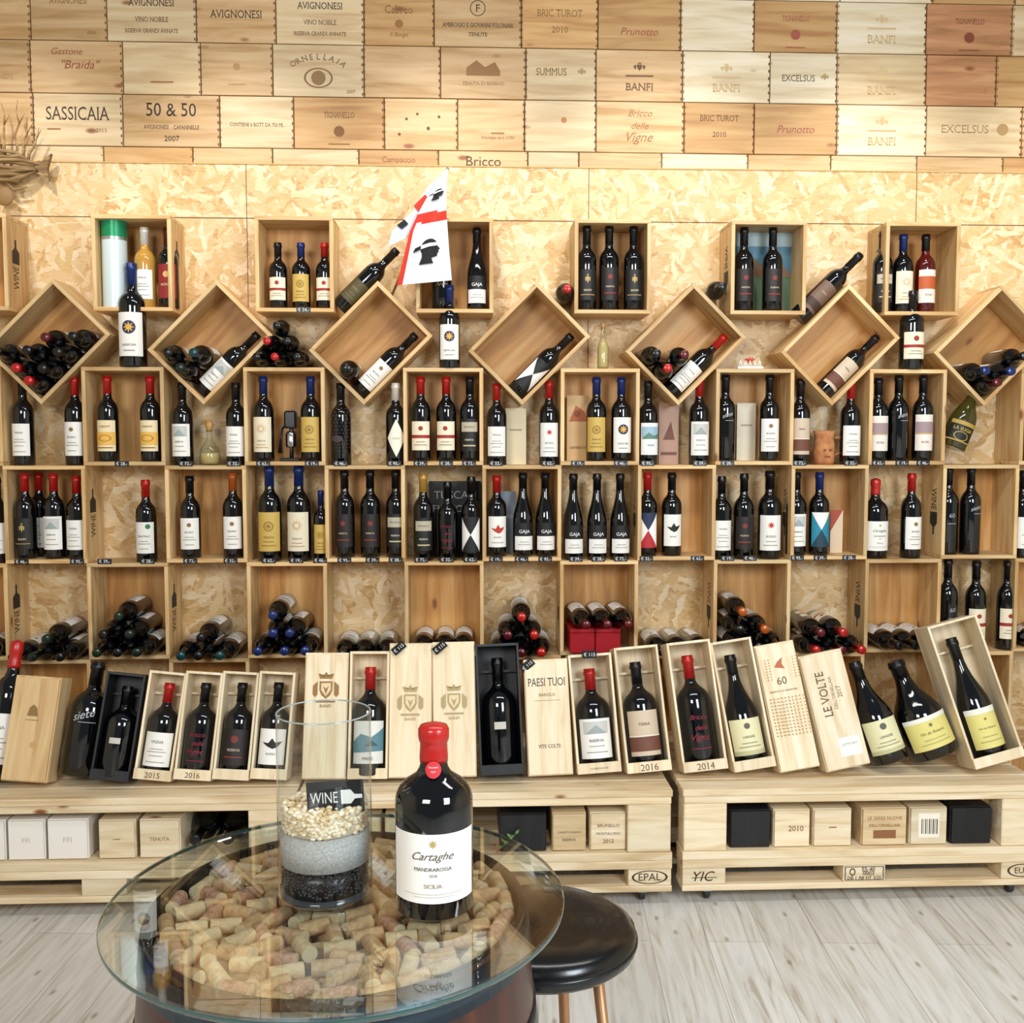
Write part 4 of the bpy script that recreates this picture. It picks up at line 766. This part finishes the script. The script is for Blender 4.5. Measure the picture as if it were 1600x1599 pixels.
for s,xx,ww,c in (('LE VOLTE',-.022,.15,'#5a4030'),("DELL'ORNELLAIA",.008,.11,'#8a6a44'),('2017',.03,.04,'#8a6a44')):
    vs,fs=txt(s); mb=MB(); mb.add([(xx-y*ww*1.15,-.0012,.25+x*ww) for x,y in vs],fs); part('sideways_lettering',mb,flat(c,.6),[q for q in tb.children if q.name.startswith('sliding_lid')][0])
leanbox(1562,1487,970,.175,'open','large pale open box at the far right end of the display',bot=('k','YL','bur','large sloping-shouldered bottle with yellow label in the far right box'))
def leanbottle(ub,ut,vt,r,fo,sty,sh,label,wax=False,YB=3.3):
    B,z,L=leanpose(ub,ut,vt,2*r,2*r,YB); B.y+=r; B.z=DZ+.001+r*abs(z.y)+r*abs(z.x)*.9
    bottle(B,L,r,fo,sty,label,frame(z,(0,-1,0)),sh,wax=wax)
leanbottle(113,143,1035,.066,'k','SI','fat','large black bottle with white script leaning left of the black box')
leanbottle(-18,16,1002,.055,'r','W','bdx','red-wax white-label magnum cut by the left photo edge',True)
leanbottle(1402,1346,1035,.064,'k','CL','fatbur','sloping-shouldered magnum with cream label leaning on the right bench')
leanbottle(1478,1414,1032,.083,'k','YL','fatbur','largest free-standing bottle with pale yellow label on the right bench')
for u,v,a,lb in ((623,1013,.7,'tilted price tag on the left twin crest box'),(687,1012,.7,'tilted price tag on the right twin crest box'),(824,1040,.7,'tilted price tag on the box with bold capitals'),(921,1023,0,'straight price tag on top of the white-label magnum box')):
    p=P(u,v,3.275+.395*math.sin(LA)-.012); ptag(p,.048,.026,'black '+lb,'€ 115',Matrix.Rotation(-a,3,'Y'))
# ---------- glass table on barrel
TZ=.823
A=G(515,1267,TZ); B_=G(515,1602,TZ); TC=(A+B_)/2; TR=(A-B_).length/2*.957; TC.x+=.014
t=thing('glass_tabletop','round clear glass tabletop resting on the barrel','glass top',(TC.x,TC.y,TZ-.012))
part('glass_disc',MB().lathe([(0,0),(TR-.002,0),(TR,.002),(TR,.010),(TR-.002,.012),(0,.012)],160,0,None,False),glass_top,t)
part('polished_edge',MB().lathe([(TR+.0002,.003),(TR+.0008,.0045),(TR+.0008,.0075),(TR+.0002,.009)],128),flat('#3a5450',.1,0,.6),t)
bt=thing('wine_barrel','dark oak barrel with steel hoops carrying the glass tabletop','barrel',(TC.x,TC.y,0))
def br(z): return .279+.024*(1-((z-.405)/.405)**2)
prof=[(br(z),z) for z in [i*.81/18 for i in range(19)]]
part('staves',MB().lathe([(0,.02),(.24,.02),(.25,0)]+prof,64),wood('barrel_stain','#24120c','#3e1c12','#54281a','z',.7,False,.3,.0),bt)
part('rim',MB().lathe([(.279,.8102),(.270,.8102)],64,0,None,False).lathe([(.270,.81),(.269,.735)],64),flat('#1c1310',.5),bt)
part('barrel_head',MB().lathe([(.27,.742),(0,.742)],48,0,None,False),flat('#a87a4c',.6),bt)
for z0,z1 in ((.755,.80),(.63,.665),(.51,.54),(.27,.30),(.15,.185),(.01,.055)): part('steel_hoop',MB().lathe([(br(z0)+.0005,z0),(br(z0)+.003,z0),(br(z1)+.003,z1),(br(z1)+.0005,z1)],64),flat('#3c4a56',.35,.85),bt)
CR=.0112
ck=MB().lathe([(CR,-.0218),(CR,.0218)],18).lathe([(0,-.0221),(CR-.0004,-.0221),(CR,-.0218)],18,1,None,False).lathe([(CR,.0218),(CR-.0004,.0221),(0,.0221)],18,1,None,False)
cork=speck('cork_skin',[(.3,'#c99668'),(.5,'#deb084'),(.75,'#eac8a0')],120,.8,.18); cork2=speck('cork_stained',[(.3,'#b0705c'),(.5,'#cc967c'),(.75,'#deb49c')],120,.8,.12); cork3=speck('cork_pale',[(.3,'#dcb488'),(.5,'#eecba2'),(.75,'#f4dec0')],120,.8,.12)
cend=flat('#efd6b2',.8)
cms=[ck.mesh('cork_body',[m,cend]) for m in (cork,cork3,cork,cork3,cork,cork2)]
rg=random.Random(3)
for li,(z,tries,mxn) in enumerate(((.7537,3000,130),(.7757,6000,145),(.7975,22000,180))):
    pts=np.zeros((0,2)); n=0
    for _ in range(tries):
        if n>=mxn: break
        a=rg.uniform(0,6.2832); rr=.258*math.sqrt(rg.random()); x,y=rr*math.cos(a),rr*math.sin(a); th=rg.uniform(0,math.pi)
        if rr>.238: th=a+math.pi/2+rg.uniform(-.2,.2)
        dx,dy=math.cos(th)*.0112,math.sin(th)*.0112
        q=np.array([(x-dx,y-dy),(x,y),(x+dx,y+dy)])
        if np.max(np.hypot(q[:,0],q[:,1]))>.2565: continue
        if len(pts) and np.min(np.hypot(pts[:,None,0]-q[None,:,0],pts[:,None,1]-q[None,:,1]))<.0222: continue
        pts=np.vstack((pts,q)); n+=1
        o=ob('wine_cork',rg.choice(cms),None,(TC.x+x,TC.y+y,z),(math.pi/2+rg.uniform(-.05,.05),0,th+math.pi/2))
        tag(o,'used natural wine cork in the heap under the round glass tabletop','cork','wine corks filling the barrel top')
# ---------- hero bottle
zt2=TZ+.0005
hb=G(679,1414,zt2); hr=.0565
hh=P(679,1127,hb.y).z-zt2
h_=bottle(hb,hh/1.008,hr,'r','K','large black bottle sealed with red wax standing on the glass tabletop',None,wax=True)
mm,mt=marks([('d',0,.5,.5,'#c4202a'),T('Decanter',0,.66,.6,'#f0dcd8'),T('2019',0,.4,.3,'#f0dcd8')],.023,.023,lambda x,y,o:(x,-math.sqrt(max(0,.0238**2-x*x))-o-(.021-y)*.3,hh*.725+y),step=.004); part('neck_seal',mm,mt,h_)
# ---------- vase
vb=G(509,1392,zt2); vr=.0700; vh=P(509,1112,vb.y).z-zt2
v=thing('glass_vase','tall clear cylinder vase layered with gravel, sand and pebbles on the tabletop','vase',vb)
part('glass_wall',MB().lathe([(0,.0005),(vr-.003,.0005),(vr,.004),(vr,vh)],72),glass('vase_glass','#f8fbfb',1.6),v)
part('base_slab',MB().lathe([(0,.0012),(vr-.004,.0012),(vr-.002,.004),(vr-.0015,.009),(0,.009)],48),flat('#30363a',.08,0,.6),v)
part('rim',MB().lathe([(vr-.0022,vh-.001),(vr-.0022,vh+.0003),(vr-.001,vh+.0009),(vr+.0003,vh+.0003),(vr+.0003,vh-.001)],64),flat('#8c9896',.1,0,.6),v)
ri=vr-.0036
def zat(vv): return P(509,vv,vb.y-ri).z-zt2
zg,zsn,zp=zat(1370),zat(1320),zat(1279)
iv=[Vector(q).normalized() for q in [(-1,1.618,0),(1,1.618,0),(-1,-1.618,0),(1,-1.618,0),(0,-1,1.618),(0,1,1.618),(0,-1,-1.618),(0,1,-1.618),(1.618,0,-1),(1.618,0,1),(-1.618,0,-1),(-1.618,0,1)]]
iff=[(0,11,5),(0,5,1),(0,1,7),(0,7,10),(0,10,11),(1,5,9),(5,11,4),(11,10,2),(10,7,6),(7,1,8),(3,9,4),(3,4,2),(3,2,6),(3,6,8),(3,8,9),(4,9,5),(2,4,11),(6,2,10),(8,6,7),(9,8,1)]
def stones(mb,n,z0,z1,s,top=True):
    for i in range(n):
        a=random.uniform(0,6.28); rr=(ri-s*1.05) if random.random()<.65 or not top else (ri-s)*math.sqrt(random.random())
        z=random.uniform(z0,z1) if rr>ri-s*1.2 else z1-random.random()*s
        sc=Matrix.Diagonal((s*random.uniform(.7,1),s*random.uniform(.5,1),s*random.uniform(.4,.7),1)); M=Matrix.Translation((rr*math.cos(a),rr*math.sin(a),z))@Matrix.Rotation(random.uniform(0,6),4,'Z')@Matrix.Rotation(random.uniform(-.7,.7),4,'X')@sc
        mb.add([M@(q*random.uniform(.88,1.06)) for q in iv],iff,random.randint(0,2),True)
def stuff(name,mb,mats,label,cat):
    o=ob(name,mb.mesh(name,mats),None,vb); tag(o,label,cat); o['kind']='stuff'
mb=MB().lathe([(0,.0105),(ri-.004,.0105),(ri-.004,zg-.004),(0,zg-.004)],40); stones(mb,700,.014,zg,.0042)
stuff('black_gravel',mb,[flat('#0e0e10',.35),flat('#1c1c20',.5),flat('#141416',.4)],'black gravel in the bottom of the glass vase','gravel')
mb=MB(); n=48; pr_=[(0,zg+.002),(ri,zg+.002),(ri,zsn),(ri*.5,zsn+.003),(0,zsn+.002)]; mb.lathe(pr_,n)
stuff('grey_sand',mb,[speck('grey_sand',[(.3,'#8e8c88'),(.6,'#b4b2ae')],400,.9)],'light grey sand layer in the glass vase','sand')
mb=MB().lathe([(0,zsn+.004),(ri-.007,zsn+.004),(ri-.007,zp-.004),(0,zp-.004)],40,2); stones(mb,720,zsn+.005,zp+.001,.0068)
stuff('beige_pebbles',mb,[flat('#e0cfae',.5),flat('#ccb080',.5),flat('#e6d8bc',.5)],'cream and tan pebbles topping the sand in the glass vase','pebbles')
sp=P(524,1246,vb.y-.026); sw=.084; sh_=.048
sg=thing('chalk_sign','small black sign with white lettering and bottle drawing stuck in the vase pebbles','sign',sp,Matrix.Rotation(-.05,3,'Y'))
part('board',MB().box(-sw/2,sw/2,0,.003,-sh_/2,sh_/2,0,None,.0008),flat('#101214',.4),sg)
mm,mt=marks([T('WINE',-.2,.5,.48,'#dcdcd8',0,0,1.5),('p',[(.1,.28),(.27,.28),(.34,.43),(.47,.44),(.47,.56),(.34,.57),(.27,.72),(.1,.72)],'#dcdcd8')],sw,sh_,lambda a,b,o:(a,-o,b-sh_/2)); part('lettering',mm,mt,sg)
part('stake',MB().box(-.003,.003,.0032,.006,-.045,-.0),flat('#c8a878',.6),sg)
# ---------- stool
SX=1.9; sc=P(846,1438,SX); zs=1.5-.483*SX+.004; sr=.0958*SX
s=thing('bar_stool','round black padded stool with copper legs behind the glass table','stool',(sc.x,SX,0))
part('seat',MB().lathe([(0,zs-.055),(sr-.012,zs-.055),(sr-.002,zs-.045),(sr,zs-.03),(sr-.003,zs-.012),(sr-.02,zs-.002),(sr*.6,zs+.004),(0,zs+.006)],48),flat('#08080a',.25,0,.1),s)
part('seat_band',MB().lathe([(sr-.004,zs-.036),(sr+.002,zs-.034),(sr+.002,zs-.028),(sr-.004,zs-.026)],48),flat('#060608',.3),s)
cop=flat('#b88860',.4,.5)
for k in range(4):
    a=math.pi/4+k*math.pi/2+.35; part('leg',MB().tube([(sr*.6*math.cos(a),sr*.6*math.sin(a),zs-.055),(sr*.95*math.cos(a),sr*.95*math.sin(a),.0)],.011,12),cop,s)
rr=sr*.82; part('foot_ring',MB().tube([(rr*math.cos(i*6.2832/32),rr*math.sin(i*6.2832/32),.18) for i in range(33)],.006,8),cop,s)
# ---------- light
w=bpy.data.worlds.new('world'); bpy.context.scene.world=w; w.use_nodes=True; w.node_tree.nodes['Background'].inputs[0].default_value=(.84,.92,1,1); w.node_tree.nodes['Background'].inputs[1].default_value=.2
def area(name,loc,tgt,sx,sy,e,c):
    l=bpy.data.lights.new(name,'AREA'); l.shape='RECTANGLE'; l.size=sx; l.size_y=sy; l.energy=e; l.color=c
    o=bpy.data.objects.new(name,l); C.objects.link(o); o.location=loc; o.rotation_euler=(Vector(tgt)-Vector(loc)).to_track_quat('-Z','Y').to_euler()
area('window_light',(-1.2,-1.2,2.6),(0,3.7,1.1),1.2,.9,76,(1,.97,.93))
area('floor_fill',(1.9,-.6,2.3),(.8,2.9,.0),1.0,1.4,112,(.84,.93,1))  # cool fill added to brighten the floor and shadowy pallets; no door stands here
area('ceiling_light',(.6,1.9,3.4),(.6,2.6,0),2.6,.3,38,(1,.98,.95))
for x in (-1.75,-.95,-.15,.65,1.45,2.25):
    l=bpy.data.lights.new('ceiling_spot','SPOT'); l.energy=68; l.color=(1,.96,.89); l.spot_size=math.radians(50); l.spot_blend=1; l.shadow_soft_size=.06
    o=bpy.data.objects.new('ceiling_spot',l); C.objects.link(o); o.location=(x,2.9,3.35); o.rotation_euler=(Vector((x+.1,3.93,2.3))-o.location).to_track_quat('-Z','Y').to_euler()
cam=bpy.data.cameras.new('camera'); co=bpy.data.objects.new('camera',cam); C.objects.link(co); co.location=CAM; co.rotation_euler=(math.pi/2-TH,0,-PS); cam.sensor_width=36; cam.lens=36; cam.clip_start=.05
bpy.context.scene.camera=co
bpy.context.scene.view_settings.view_transform='Standard'
